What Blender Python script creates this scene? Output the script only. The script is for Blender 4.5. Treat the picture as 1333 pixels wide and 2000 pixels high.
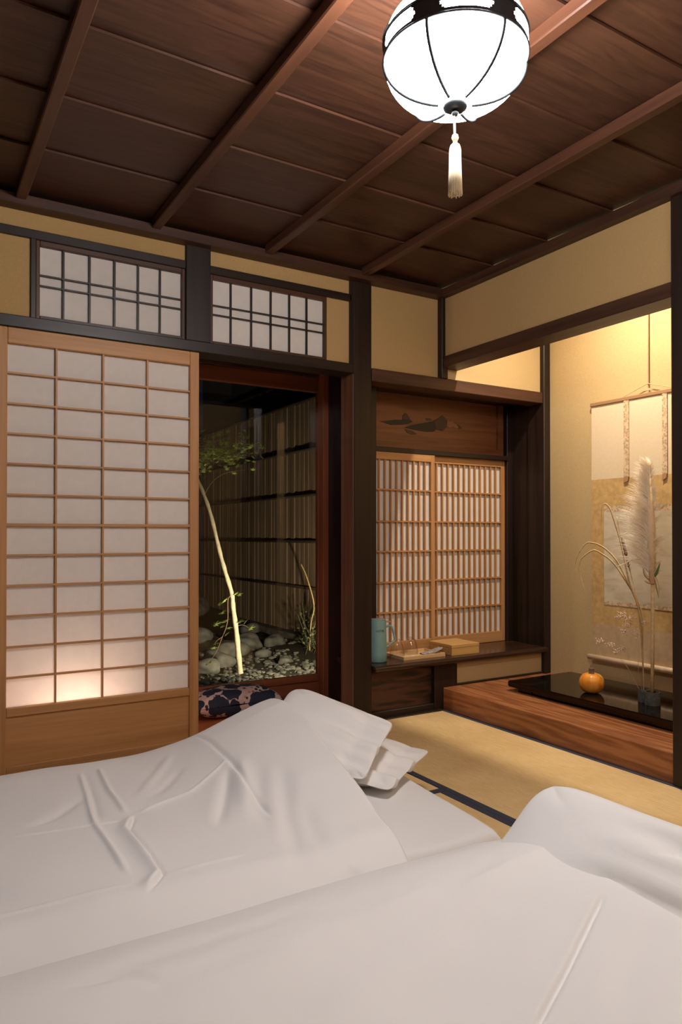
import bpy, bmesh, math, random
import numpy as np
from mathutils import Vector, Matrix
random.seed(7); rng = np.random.default_rng(7)
for o in list(bpy.data.objects): bpy.data.objects.remove(o)
SC = bpy.context.scene
COL = SC.collection

# ------------------------------------------------------------------ camera
YAW, PITCH = 0.545172, 0.0092255
fw = Vector((math.sin(YAW)*math.cos(PITCH), math.cos(YAW)*math.cos(PITCH), math.sin(PITCH)))
rt = Vector((math.cos(YAW), -math.sin(YAW), 0)); up = rt.cross(fw)
cam = bpy.data.cameras.new('camera'); co = bpy.data.objects.new('camera', cam); COL.objects.link(co)
M = Matrix((rt, up, -fw)).transposed().to_4x4(); M.translation = Vector((0, 0, 1.0)); co.matrix_world = M
cam.sensor_fit = 'AUTO'; cam.sensor_width = 36; cam.lens = 1404.47*36/2000
cam.shift_y = 29.58/2000; cam.clip_start = .02; cam.clip_end = 100
SC.camera = co

# ------------------------------------------------------------------ world (night), exposure
w = bpy.data.worlds.new('night'); SC.world = w; w.use_nodes = True
w.node_tree.nodes['Background'].inputs[0].default_value = (.02, .025, .04, 1)
w.node_tree.nodes['Background'].inputs[1].default_value = .15
vs = SC.view_settings; vs.view_transform = 'Standard'; vs.look = 'None'; vs.gamma = 1; vs.use_curve_mapping = False
vs.exposure = 0.45
LANTERN_E = 56.0; FILL_LANTERN_E = 36.0; ALCOVE_W = 23.0; FLOORLAMP_E = 95.0; GARDEN_FILL_W = 150.0

# ------------------------------------------------------------------ helpers
WORLD = {}
def lk(o): COL.objects.link(o); return o
def empty(name, loc, label=None, cat=None, group=None, kind=None):
    o = lk(bpy.data.objects.new(name, None)); o.location = loc; o.empty_display_size = .05
    WORLD[o.name] = Vector(loc); tag(o, label, cat, group, kind); return o
def tag(o, label=None, cat=None, group=None, kind=None):
    if label: o['label'] = label
    if cat: o['category'] = cat
    if group: o['group'] = group
    if kind: o['kind'] = kind
    return o
def mk(name, V, F, mat, parent=None, origin=None, smooth=False):
    V = np.asarray(V, float)
    lo, hi = V.min(0), V.max(0)
    if origin is None:
        origin = (lo+hi)/2
        if parent is None: origin[2] = lo[2]
    origin = np.asarray(origin, float)
    me = bpy.data.meshes.new(name); me.from_pydata((V-origin).tolist(), [], [list(map(int, f)) for f in F]); me.update()
    if mat: me.materials.append(mat)
    if smooth: me.polygons.foreach_set('use_smooth', [True]*len(me.polygons))
    o = lk(bpy.data.objects.new(name, me))
    pw = WORLD[parent.name] if parent else Vector((0, 0, 0))
    o.parent = parent; o.location = Vector(origin)-pw; WORLD[o.name] = Vector(origin)
    return o
def fix_normals(o):
    bm = bmesh.new(); bm.from_mesh(o.data); bmesh.ops.recalc_face_normals(bm, faces=bm.faces[:]); bm.to_mesh(o.data); bm.free(); return o
BF = [(0,3,2,1),(4,5,6,7),(0,1,5,4),(1,2,6,5),(2,3,7,6),(3,0,4,7)]
def boxv(x0,x1,y0,y1,z0,z1): return [(x0,y0,z0),(x1,y0,z0),(x1,y1,z0),(x0,y1,z0),(x0,y0,z1),(x1,y0,z1),(x1,y1,z1),(x0,y1,z1)]
def box(name, x0,x1,y0,y1,z0,z1, mat, parent=None, bev=0.0, seg=1, origin=None):
    o = mk(name, boxv(x0,x1,y0,y1,z0,z1), BF, mat, parent, origin)
    if bev:
        bm = bmesh.new(); bm.from_mesh(o.data)
        bmesh.ops.bevel(bm, geom=bm.edges[:], offset=bev, segments=seg, affect='EDGES', profile=.5)
        bm.to_mesh(o.data); bm.free()
    return o
class MB:
    def __init__(s): s.V=[]; s.F=[]
    def add(s, V, F):
        n=len(s.V); s.V += [tuple(v) for v in V]; s.F += [tuple(i+n for i in f) for f in F]
    def box(s,*a): s.add(boxv(*a), BF)
    def build(s, name, mat, parent=None, smooth=False, origin=None): return mk(name, s.V, s.F, mat, parent, origin, smooth)
def tube(pts, rad, n=8, cap=True):
    P=[Vector(p) for p in pts]; k=len(P)
    if not hasattr(rad,'__len__'): rad=[rad]*k
    V=[];F=[]; ref=None
    for i,p in enumerate(P):
        t=(P[min(i+1,k-1)]-P[max(i-1,0)]).normalized()
        if ref is None: ref = t.orthogonal().normalized()
        a=(ref-t*ref.dot(t))
        a = a.normalized() if a.length>1e-6 else t.orthogonal().normalized()
        ref=a; b=t.cross(a)
        for j in range(n):
            th=2*math.pi*j/n; V.append(p+(a*math.cos(th)+b*math.sin(th))*rad[i])
    for i in range(k-1):
        for j in range(n):
            F.append((i*n+j, i*n+(j+1)%n, (i+1)*n+(j+1)%n, (i+1)*n+j))
    if cap: F.append(tuple(range(n))[::-1]); F.append(tuple(range((k-1)*n,k*n)))
    return V,F
def lathe(prof, c, n=32, wob=None):
    V=[];F=[];k=len(prof)
    for (r,z) in prof:
        for j in range(n):
            th=2*math.pi*j/n; rr=r*(wob(th,z) if wob else 1)
            V.append((c[0]+rr*math.cos(th), c[1]+rr*math.sin(th), c[2]+z))
    for i in range(k-1):
        for j in range(n):
            F.append((i*n+j, i*n+(j+1)%n, (i+1)*n+(j+1)%n, (i+1)*n+j))
    return V,F
def spline(pts, m=8):
    P=[np.array(p,float) for p in pts]; P=[2*P[0]-P[1]]+P+[2*P[-1]-P[-2]]; out=[]
    for i in range(1,len(P)-2):
        for t in np.linspace(0,1,m,endpoint=False):
            a,b,c,d=P[i-1],P[i],P[i+1],P[i+2]
            out.append(.5*(2*b+(c-a)*t+(2*a-5*b+4*c-d)*t*t+(3*b-a-3*c+d)*t**3))
    out.append(P[-2]); return out
def prism(poly, d0, d1, axis='y'):
    """extrude polygon (a,b) along axis from d0 to d1"""
    n=len(poly); V=[]
    for d in (d0,d1):
        for a,b in poly: V.append((a,d,b) if axis=='y' else ((d,a,b) if axis=='x' else (a,b,d)))
    F=[tuple(range(n)), tuple(range(2*n-1,n-1,-1))]+[(i,i+n,(i+1)%n+n,(i+1)%n) for i in range(n)]
    return V,F

# ------------------------------------------------------------------ materials
def newmat(name):
    m=bpy.data.materials.new(name); m.use_nodes=True; nt=m.node_tree
    b=nt.nodes['Principled BSDF']; return m,nt,b
def N(nt,t,**k):
    n=nt.nodes.new(t)
    for a,v in k.items():
        if a.startswith('i_'): n.inputs[a[2:]].default_value=v
        else: setattr(n,a,v)
    return n
def ramp(nt, stops):
    r=nt.nodes.new('ShaderNodeValToRGB'); e=r.color_ramp.elements
    while len(e)>1: e.remove(e[0])
    e[0].position=stops[0][0]; e[0].color=(*stops[0][1],1)
    for p,c in stops[1:]: x=e.new(p); x.color=(*c,1)
    return r
def coords(nt, scale=(1,1,1), rand=True):
    tc=N(nt,'ShaderNodeTexCoord'); mp=N(nt,'ShaderNodeMapping'); mp.inputs['Scale'].default_value=scale
    nt.links.new(tc.outputs['Object'], mp.inputs['Vector'])
    if rand:
        oi=N(nt,'ShaderNodeObjectInfo'); cm=N(nt,'ShaderNodeVectorMath',operation='SCALE'); cm.inputs[0].default_value=(37,53,71)
        nt.links.new(oi.outputs['Random'],cm.inputs['Scale']); nt.links.new(cm.outputs[0],mp.inputs['Location'])
    return mp.outputs[0]
def bump(nt,b,h,strength=.2,dist=.002):
    n=N(nt,'ShaderNodeBump'); n.inputs['Strength'].default_value=strength; n.inputs['Distance'].default_value=dist
    nt.links.new(h,n.inputs['Height']); nt.links.new(n.outputs[0],b.inputs['Normal'])
def wood(name, axis, dark, light, rough=.45, freq=28, stretch=.05, contrast=(.3,.7), bmp=.15, spec=.4, rings=0.0, coat=0):
    m,nt,b=newmat(name)
    s=[freq]*3; s['xyz'.index(axis)]=freq*stretch
    v=coords(nt,tuple(s))
    n1=N(nt,'ShaderNodeTexNoise',i_Scale=1.0,i_Detail=6.0,i_Roughness=.6,i_Distortion=rings)
    nt.links.new(v,n1.inputs['Vector'])
    n2=N(nt,'ShaderNodeTexNoise',i_Scale=.15,i_Detail=2.0); nt.links.new(v,n2.inputs['Vector'])
    ad=N(nt,'ShaderNodeMath',operation='MULTIPLY_ADD'); nt.links.new(n2.outputs[0],ad.inputs[0]); ad.inputs[1].default_value=.5
    nt.links.new(n1.outputs[0],ad.inputs[2])
    sb=N(nt,'ShaderNodeMath',operation='SUBTRACT'); nt.links.new(ad.outputs[0],sb.inputs[0]); sb.inputs[1].default_value=.25
    r=ramp(nt,[(contrast[0],dark),(contrast[1],light)]); nt.links.new(sb.outputs[0],r.inputs[0])
    nt.links.new(r.outputs[0],b.inputs['Base Color']); b.inputs['Roughness'].default_value=rough
    b.inputs['Specular IOR Level'].default_value=spec
    if coat: b.inputs['Coat Weight'].default_value=coat; b.inputs['Coat Roughness'].default_value=.25
    bump(nt,b,n1.outputs[0],bmp,.002); return m
def figured(name, axis, dark, light, rough=.45, scale=9, stretch=.12, dist=3.0, bmp=.2, rnd=True):
    """wood with cathedral figure: distorted bands"""
    m,nt,b=newmat(name); s=[scale]*3; s['xyz'.index(axis)]=scale*stretch
    v=coords(nt,tuple(s),rnd)
    n0=N(nt,'ShaderNodeTexNoise',i_Scale=.6,i_Detail=2.0); nt.links.new(v,n0.inputs['Vector'])
    mu=N(nt,'ShaderNodeMath',operation='MULTIPLY'); nt.links.new(n0.outputs[0],mu.inputs[0]); mu.inputs[1].default_value=dist*6
    sn=N(nt,'ShaderNodeMath',operation='SINE'); mu2=N(nt,'ShaderNodeMath',operation='MULTIPLY'); nt.links.new(mu.outputs[0],mu2.inputs[0]); mu2.inputs[1].default_value=3.0
    nt.links.new(mu2.outputs[0],sn.inputs[0])
    n1=N(nt,'ShaderNodeTexNoise',i_Scale=5.0,i_Detail=5.0); nt.links.new(v,n1.inputs['Vector'])
    ma=N(nt,'ShaderNodeMath',operation='MULTIPLY_ADD'); nt.links.new(sn.outputs[0],ma.inputs[0]); ma.inputs[1].default_value=.22; nt.links.new(n1.outputs[0],ma.inputs[2])
    r=ramp(nt,[(.25,dark),(.75,light)]); nt.links.new(ma.outputs[0],r.inputs[0]); nt.links.new(r.outputs[0],b.inputs['Base Color'])
    b.inputs['Roughness'].default_value=rough; bump(nt,b,ma.outputs[0],bmp,.002); return m
def plain(name,c,rough=.5,spec=.5,metal=0,nz=0,var=.0,nscale=120,bmp=.0):
    m,nt,b=newmat(name); b.inputs['Base Color'].default_value=(*c,1); b.inputs['Roughness'].default_value=rough
    b.inputs['Specular IOR Level'].default_value=spec; b.inputs['Metallic'].default_value=metal
    if var or bmp:
        v=coords(nt,(nscale,)*3); n=N(nt,'ShaderNodeTexNoise',i_Scale=1.0,i_Detail=4.0); nt.links.new(v,n.inputs['Vector'])
        if var:
            r=ramp(nt,[(.3,tuple(x*(1-var) for x in c)),(.7,tuple(min(1,x*(1+var)) for x in c))]); nt.links.new(n.outputs[0],r.inputs[0]); nt.links.new(r.outputs[0],b.inputs['Base Color'])
        if bmp: bump(nt,b,n.outputs[0],bmp,.002)
    return m
DK_D,DK_L=(.009,.0045,.003),(.026,.0125,.0075)
DARK={a:wood('dark_wood_'+a,a,DK_D,DK_L,.42,30,.05) for a in 'xyz'}
MID={a:wood('brown_wood_'+a,a,(.035,.014,.008),(.085,.034,.018),.45,30,.05) for a in 'xyz'}
RED={a:wood('red_wood_'+a,a,(.11,.028,.011),(.22,.065,.026),.38,26,.05) for a in 'xyz'}
SHJ={a:wood('cedar_'+a,a,(.36,.165,.055),(.50,.255,.10),.5,40,.04,bmp=.06) for a in 'xyz'}
CEIL=wood('ceiling_wood','x',(.040,.016,.009),(.088,.036,.019),.42,34,.09,(.32,.68),bmp=.12,rings=1.2)
BATT=wood('batten_wood','y',(.055,.020,.010),(.105,.040,.020),.4,30,.05)
PLATF={a:figured('platform_wood_'+a,a,(.22,.068,.022),(.40,.155,.058),.36,13,.09,2.4,.1) for a in 'y'}
PANELW=wood('panel_wood','x',(.10,.032,.011),(.20,.075,.028),.4,30,.06,rings=.8)
OLDW=figured('old_wood','x',(.010,.005,.003),(.085,.030,.014),.5,12,.15,2.5,.6)
ENGAWA=wood('veranda_wood','x',(.22,.06,.02),(.38,.12,.04),.3,24,.05)
BAMB=wood('bamboo_wood','x',(.48,.25,.075),(.62,.36,.13),.42,60,.03,bmp=.05)
TRAYW=wood('tray_wood','x',(.55,.33,.15),(.68,.45,.23),.5,50,.04,bmp=.05)
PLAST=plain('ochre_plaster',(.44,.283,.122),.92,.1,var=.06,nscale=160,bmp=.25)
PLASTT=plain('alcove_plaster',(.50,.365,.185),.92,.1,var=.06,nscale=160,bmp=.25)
def paper(name,c,trans):
    m,nt,b=newmat(name); nt.nodes.remove(b)
    v=coords(nt,(30,30,30)); n=N(nt,'ShaderNodeTexNoise',i_Scale=1.0,i_Detail=5.0); nt.links.new(v,n.inputs['Vector'])
    r=ramp(nt,[(.3,tuple(x*.96 for x in c)),(.7,c)]); nt.links.new(n.outputs[0],r.inputs[0])
    d=N(nt,'ShaderNodeBsdfDiffuse'); t=N(nt,'ShaderNodeBsdfTranslucent'); mx=N(nt,'ShaderNodeMixShader'); mx.inputs[0].default_value=trans
    nt.links.new(r.outputs[0],d.inputs[0]); nt.links.new(r.outputs[0],t.inputs[0])
    nt.links.new(d.outputs[0],mx.inputs[1]); nt.links.new(t.outputs[0],mx.inputs[2]); nt.links.new(mx.outputs[0],nt.nodes['Material Output'].inputs[0]); return m
PAPER=paper('shoji_paper',(.86,.80,.745),.3)
def glassmat(name,tint=(1,1,1),k=1.0,rough=0.0):
    m,nt,b=newmat(name); nt.nodes.remove(b)
    t=N(nt,'ShaderNodeBsdfTransparent'); t.inputs[0].default_value=(*tint,1); g=N(nt,'ShaderNodeBsdfGlossy'); g.inputs['Roughness'].default_value=rough
    f=N(nt,'ShaderNodeLayerWeight'); f.inputs[0].default_value=.5; pw=N(nt,'ShaderNodeMath',operation='POWER'); nt.links.new(f.outputs['Facing'],pw.inputs[0]); pw.inputs[1].default_value=4.0
    mu=N(nt,'ShaderNodeMath',operation='MULTIPLY_ADD'); nt.links.new(pw.outputs[0],mu.inputs[0]); mu.inputs[1].default_value=.7*k; mu.inputs[2].default_value=.035*k
    mx=N(nt,'ShaderNodeMixShader'); nt.links.new(mu.outputs[0],mx.inputs[0])
    nt.links.new(t.outputs[0],mx.inputs[1]); nt.links.new(g.outputs[0],mx.inputs[2]); nt.links.new(mx.outputs[0],nt.nodes['Material Output'].inputs[0]); return m
GLASS=glassmat('window_glass',(.97,.98,.97),.8)
DGLASS=glassmat('drinking_glass',(.97,.97,.97),1.5)
def emis(name,c,s):
    m,nt,b=newmat(name); b.inputs['Base Color'].default_value=(.9,.9,.88,1); b.inputs['Emission Color'].default_value=(*c,1); b.inputs['Emission Strength'].default_value=s; b.inputs['Roughness'].default_value=.3; return m
def cloth(name,c,bmp=.12,sc=900):
    m,nt,b=newmat(name); b.inputs['Base Color'].default_value=(*c,1); b.inputs['Roughness'].default_value=.85; b.inputs['Specular IOR Level'].default_value=.15
    b.inputs['Sheen Weight'].default_value=.08
    v=coords(nt,(1,1,1),False); n=N(nt,'ShaderNodeTexNoise',i_Scale=9.0,i_Detail=4.0,i_Roughness=.55); nt.links.new(v,n.inputs['Vector']); bump(nt,b,n.outputs[0],bmp,.02); return m
COTTON=cloth('white_cotton',(.82,.80,.785),.10)
COTTON2=cloth('white_pillow_cotton',(.84,.82,.80),.14)
BLACKM=plain('dark_metal',(.03,.035,.04),.5,.4,.6)
NAVY=plain('navy_cloth_border',(.050,.053,.078),.8,.2,var=.25,nscale=400,bmp=.2)
def tatami(name,axis):
    m,nt,b=newmat(name); v=coords(nt,(1,1,1),False)
    wv=N(nt,'ShaderNodeTexWave',wave_type='BANDS',bands_direction=axis.upper(),i_Scale=26.0,i_Distortion=.25,i_Detail=2.0); nt.links.new(v,wv.inputs['Vector'])
    s=(250,22,1) if axis=='y' else (22,250,1)
    v2=coords(nt,s,True); n=N(nt,'ShaderNodeTexNoise',i_Scale=1.0,i_Detail=4.0); nt.links.new(v2,n.inputs['Vector'])
    v3=coords(nt,(3,3,3),True); n3=N(nt,'ShaderNodeTexNoise',i_Scale=1.0,i_Detail=3.0); nt.links.new(v3,n3.inputs['Vector'])
    a=N(nt,'ShaderNodeMath',operation='ADD'); nt.links.new(n.outputs[0],a.inputs[0]); nt.links.new(n3.outputs[0],a.inputs[1])
    h=N(nt,'ShaderNodeMath',operation='MULTIPLY'); nt.links.new(a.outputs[0],h.inputs[0]); h.inputs[1].default_value=.5
    r=ramp(nt,[(.3,(.60,.39,.165)),(.7,(.86,.62,.31))]); nt.links.new(h.outputs[0],r.inputs[0])
    nt.links.new(r.outputs[0],b.inputs['Base Color']); b.inputs['Roughness'].default_value=.6; b.inputs['Specular IOR Level'].default_value=.3
    bump(nt,b,wv.outputs['Fac'],.35,.0015); return m
TAT={a:tatami('tatami_'+a,a) for a in 'xy'}

# ------------------------------------------------------------------ room shell
YB=3.222; XR=2.635; XL=-.85; YF=-.95; ZC=2.40
floor=box('floor',XL,XR+.1,YF,YB+.02,-.12,-.042,DARK['x']); tag(floor,'tatami floor of the room with navy cloth borders','floor',kind='structure')
def mat_(x0,x1,y0,y1,along):
    o=box('tatami_mat',x0+.001,x1-.001,y0+.001,y1-.001,-.042,0,TAT['y' if along=='y' else 'x'],floor,.004)
    bw=.03
    for s in (0,1):
        if along=='y': a=(x0+.001,x0+bw) if s==0 else (x1-bw,x1-.001); box('mat_border',a[0],a[1],y0+.001,y1-.001,-.02,.0018,NAVY,o,.0008)
        else: a=(y0+.001,y0+bw) if s==0 else (y1-bw,y1-.001); box('mat_border',x0+.001,x1-.001,a[0],a[1],-.02,.0018,NAVY,o,.0008)
mat_(1.803,2.632,1.40,3.188,'y'); mat_(1.803,2.632,-.40,1.40,'y')
mat_(-.05,1.803,2.19,3.188,'x'); mat_(.93,1.803,.36,2.19,'y'); mat_(.06,.93,.36,2.19,'y'); mat_(-.85,.06,.36,2.19,'y'); mat_(-.85,-.05,2.19,3.188,'x')
mat_(-.05,1.803,-.50,.36,'x'); mat_(-.85,-.05,-.50,.36,'x'); mat_(-.85,1.803,-.95,-.50,'x'); mat_(1.803,2.632,-.95,-.40,'x')

# ceiling: overlapping boards + battens + cornices
ceil=box('ceiling',XL-.05,XR+.05,YF-.05,YB+.10,ZC+.03,ZC+.06,DARK['x']); tag(ceil,'dark wooden board ceiling crossed by square battens','ceiling',kind='structure')
ys=[3.23]; y=2.817
while y>YF: ys.append(y); y-=.372
ys.append(YF)
for a,b in zip(ys[:-1],ys[1:]):
    # each board tilts a little so that its edge laps under the next one
    V=boxv(XL,XR+.02,b-.02,a,0,0); za,zb=ZC+.012,ZC-.0
    V=[(x,yy,(zb if yy==b-.02 else za)+(0 if k<4 else .008)) for k,(x,yy,_) in enumerate(V)]
    mk('ceiling_board',V,BF,CEIL,ceil)
for xr in (-.138,.418,.975,1.531,2.09):
    box('batten',xr-.042,xr,YF,3.17,2.362,ZC+.004,BATT,ceil,.004)
box('cornice',XL,XR,3.165,3.235,2.342,2.385,MID['x'],ceil,.003)
box('cornice',XR-.045,XR+.01,YF,3.165,2.342,2.385,MID['y'],ceil,.003)
box('cornice',XL-.01,XL+.045,YF,3.165,2.342,2.385,MID['y'],ceil,.003)
box('cornice',XL,XR,YF-.01,YF+.045,2.342,2.385,MID['x'],ceil,.003)

# back wall
wb=empty('wall_back',(0.5,YB+.03,0),'ochre plaster wall with dark posts and lintels above the shoji','wall',kind='structure')
def pb(n,*a,**k): return box(n,*a,wb,**k)
pl=YB+.012
for (x0,x1,z0,z1) in ((XL,1.112,2.268,2.345),(1.228,2.02,2.268,2.345),(XL,.445,1.898,2.235),(1.870,2.02,1.898,2.235),(2.14,2.62,1.888,2.345),(2.655,3.45,1.888,2.66)):
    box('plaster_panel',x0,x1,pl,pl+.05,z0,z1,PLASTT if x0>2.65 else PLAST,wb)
box('lintel',XL,2.038,YB-.004,YB+.12,1.852,1.902,DARK['x'],wb,.003)
box('rail',XL,1.112,YB,YB+.08,2.232,2.271,DARK['x'],wb,.003); box('rail',1.228,2.02,YB,YB+.08,2.232,2.271,DARK['x'],wb,.003)
box('strut',1.109,1.230,YB-.008,YB+.11,1.900,2.345,DARK['z'],wb,.003)
box('stud',.442,.463,YB,YB+.07,1.900,2.234,DARK['z'],wb,.002)
box('corner_post',2.035,2.148,YB-.002,YB+.125,-.04,2.345,DARK['z'],wb,.005)
box('lit_post_face',2.030,2.0365,YB+.004,YB+.125,.004,1.852,wood('lit_post_wood','z',(.075,.030,.016),(.17,.075,.042),.42,30,.05),wb,.001)  # lit left face of the corner post, its light painted as paler wood
box('post_strip',2.010,2.036,YB,YB+.10,1.900,2.345,DARK['z'],wb,.002)
box('corner_stud',2.611,2.655,3.194,3.27,1.888,2.345,DARK['z'],wb,.003)
box('lintel',2.146,3.47,YB-.010,YB+.11,1.822,1.892,MID['x'],wb,.004)
box('alcove_corner_post',3.437,3.496,3.20,3.34,.122,2.66,DARK['z'],wb,.004)
box('threshold',XL,2.62,3.188,3.33,-.042,.004,DARK['x'],wb,.003)
# lower part of the study alcove, below its shelf
box('lower_post',2.575,2.742,YB-.004,YB+.07,-.02,.262,DARK['z'],wb,.004)
box('lower_board',2.146,2.578,3.252,3.275,.02,.262,OLDW,wb)
box('lower_rail',2.146,2.578,3.226,3.275,0,.036,DARK['x'],wb,.003)
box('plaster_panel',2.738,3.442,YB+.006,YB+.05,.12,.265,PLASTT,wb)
box('lower_rail',2.738,3.442,YB-.006,YB+.05,.118,.134,DARK['x'],wb,.002)
for z in (1.93,2.0):   # small nail heads of the corner post
    pass
# study alcove box
al=empty('wall_alcove',(2.8,3.4,.29),'dark wood recess behind the shelf with carved transom board','wall',kind='structure')
box('side_board',2.20,2.262,3.347,3.62,0,1.9,DARK['z'],al); box('side_board',3.458,3.50,3.34,3.62,.1,1.9,DARK['z'],al)
box('top_board',2.20,3.50,3.33,3.62,1.850,1.88,DARK['x'],al)
box('back_board',2.20,3.50,3.60,3.63,0,1.9,DARK['x'],al)
box('corner_stile',3.413,3.462,3.50,3.60,.285,1.86,DARK['z'],al,.002)
box('middle_rail',2.26,3.415,3.488,3.585,1.484,1.513,DARK['x'],al,.002)
tb=box('transom_board',2.26,3.405,3.545,3.56,1.513,1.85,PANELW,al)
for (poly) in ([(2.26,1.513),(3.402,1.513),(3.356,1.556),(2.26,1.556)],[(3.402,1.513),(3.402,1.85),(3.356,1.85),(3.356,1.556)]):
    V,F=prism(poly,3.525,3.545); fix_normals(mk('transom_frame',V,F,PANELW,al))
# inlaid landscape on the transom board
INK=plain('inlay_dark',(.012,.007,.005),.5); INK2=plain('inlay_brown',(.05,.022,.012),.5); INK3=plain('inlay_tan',(.20,.085,.045),.5)
def inlay(poly,mat,d): 
    V,F=prism(poly,3.545-d,3.546); fix_normals(mk('inlay',V,F,mat,tb))
s=1.008
inlay([(2.423,1.672),(2.47,1.678),(2.525,1.689),(2.577,1.692),(2.60,1.70),(2.668,1.690),(2.63,1.672),(2.56,1.662),(2.50,1.656)],INK,.004)
inlay([(2.585,1.695),(2.590,1.722),(2.603,1.736),(2.622,1.732),(2.638,1.712),(2.652,1.695)],INK2,.003)
inlay([(2.60,1.648),(2.66,1.668),(2.75,1.688),(2.83,1.706),(2.845,1.655),(2.83,1.64),(2.77,1.634),(2.68,1.640)],INK,.005)
inlay([(2.83,1.706),(2.868,1.728),(2.896,1.746),(2.915,1.735),(2.936,1.716),(2.93,1.675),(2.90,1.650),(2.845,1.655)],INK2,.006)
inlay([(2.936,1.716),(2.958,1.712),(2.975,1.722),(2.99,1.705),(3.02,1.692),(3.03,1.678),(3.005,1.672),(2.98,1.682),(2.955,1.672),(2.934,1.682)],INK3,.004)
inlay([(3.02,1.700),(3.045,1.690),(3.062,1.677),(3.035,1.672),(3.025,1.68)],INK2,.003)
inlay([(2.60,1.640),(2.655,1.635),(2.70,1.614),(2.66,1.608),(2.625,1.616)],INK2,.003)
inlay([(2.76,1.718),(2.80,1.722),(2.815,1.708),(2.775,1.704)],INK2,.002)
# shelf board with rounded nose
prof=[(3.60,.29),(3.205,.29)]+[(3.205-.022*math.sin(t),.272+.018*math.cos(t)) for t in np.linspace(.25,math.pi-.25,9)]+[(3.205,.254),(3.60,.254)]
V=[];n=len(prof)
for x in (2.149,3.452): V+=[(x,y,z) for y,z in prof]
F=[tuple(range(n))[::-1],tuple(range(n,2*n))]+[(i,i+n,(i+1)%n+n,(i+1)%n) for i in range(n)]
SHELFM=wood('shelf_wood','x',(.018,.008,.005),(.060,.026,.014),.22,26,.05,bmp=.08)
sh=fix_normals(mk('alcove_shelf',V,F,SHELFM)); tag(sh,'polished dark wood shelf board in front of the small lattice shoji','shelf',kind='structure')

# right wall and hanging wall above the tokonoma
wr=empty('wall_right',(XR+.03,2.4,0),'ochre plaster wall with dark beam over the tokonoma opening','wall',kind='structure')
box('plaster_panel',XR,XR+.06,1.76,3.20,2.0,2.345,PLAST,wr)
box('hanging_beam',XR-.012,XR+.12,1.76,3.235,1.95,2.012,MID['y'],wr,.003)
box('alcove_post',XR-.022,XR+.11,1.63,1.768,-.04,2.345,DARK['z'],wr,.005)
box('plaster_panel',XR,XR+.06,YF,1.64,-.04,2.345,PLAST,wr)
wl=box('wall_left',XL-.06,XL,YF-.06,YB+.06,-.1,2.4,DARK['z']); tag(wl,'unseen wooden side wall of the room, darkened to cut bounced light','wall',kind='structure')  # unseen wall, dark wood picked to reduce bounce onto the battens
wf=box('wall_front',XL,XR+.06,YF-.06,YF,-.1,2.4,PLAST); tag(wf,'ochre plaster wall behind the viewer','wall',kind='structure')
ta=empty('wall_tokonoma',(3.5,2.5,.1),'warm lit ochre plaster back wall of the tokonoma','wall',kind='structure')
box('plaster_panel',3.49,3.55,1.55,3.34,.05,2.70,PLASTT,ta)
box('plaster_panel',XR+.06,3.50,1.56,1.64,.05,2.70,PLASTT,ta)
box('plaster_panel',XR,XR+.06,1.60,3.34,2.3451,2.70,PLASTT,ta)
box('top_board',XR,3.55,1.55,3.40,2.66,2.70,MID['x'],ta)
# raised alcove platform
pf=empty('alcove_platform',(3.05,2.4,0),'raised reddish wood platform of the tokonoma above the tatami','platform',kind='structure')
box('front_beam',XR,XR+.135,1.70,3.218,-.04,.122,PLATF['y'],pf,.003)
box('platform_board',XR+.1352,3.49,1.64,3.226,.08,.1215,PLATF['y'],pf)

# ------------------------------------------------------------------ sliding shoji (left), transoms, study window
def lattice(root, x0,x1,z0,z1, yf, vx, hz, wv, wh, dep, mats, paper_y, bar_names=('lattice_bar','lattice_bar')):
    for x in vx: box('lattice_bar',x-wv/2,x+wv/2,yf,yf+dep,z0,z1,mats['z'],root)
    for z in hz: box('lattice_bar',x0,x1,yf-.0015,yf+dep,z-wh/2,z+wh/2,mats['x'],root)
    box('paper',x0,x1,paper_y,paper_y+.0015,z0,z1,PAPER,root)
def shoji(n,x0,yf,label):
    d=empty(n,(x0+.433,yf+.015,.004),label,'door',kind='structure'); yb=yf+.030; q=x0-.322
    box('stile',.322+q,.356+q,yf,yb,.004,1.851,SHJ['z'],d,.003); box('stile',1.133+q,1.178+q,yf,yb,.004,1.851,SHJ['z'],d,.003)
    for z0,z1 in ((1.786,1.851),(.248,.284),(.004,.046)): box('rail',.356+q,1.133+q,yf,yb,z0,z1,SHJ['x'],d,.003)
    box('panel_board',.350+q,1.138+q,yf+.010,yb-.008,.04,.252,SHJ['x'],d)
    hz=[1.664,1.538,1.414,1.289,1.162,.911,.786,.660,.533,.407]
    lattice(d,.354+q,1.135+q,.280,1.790,yf+.006,(.547+q,.741+q,.936+q),hz,.0075,.0075,.016,SHJ,yf+.022)
    box('middle_rail',.354+q,1.135+q,yf+.003,yb-.004,1.031,1.043,SHJ['x'],d,.001)
shoji('door_1',.322,3.226,'tall pale cedar sliding shoji with white paper panes, beside the glass garden door')
shoji('door_2',-.500,3.262,'tall pale cedar sliding shoji tucked behind the one beside the glass garden door')
box('side_post',XL,-.49,YB,YB+.11,-.04,1.853,DARK['z'],wb,.003)
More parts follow.
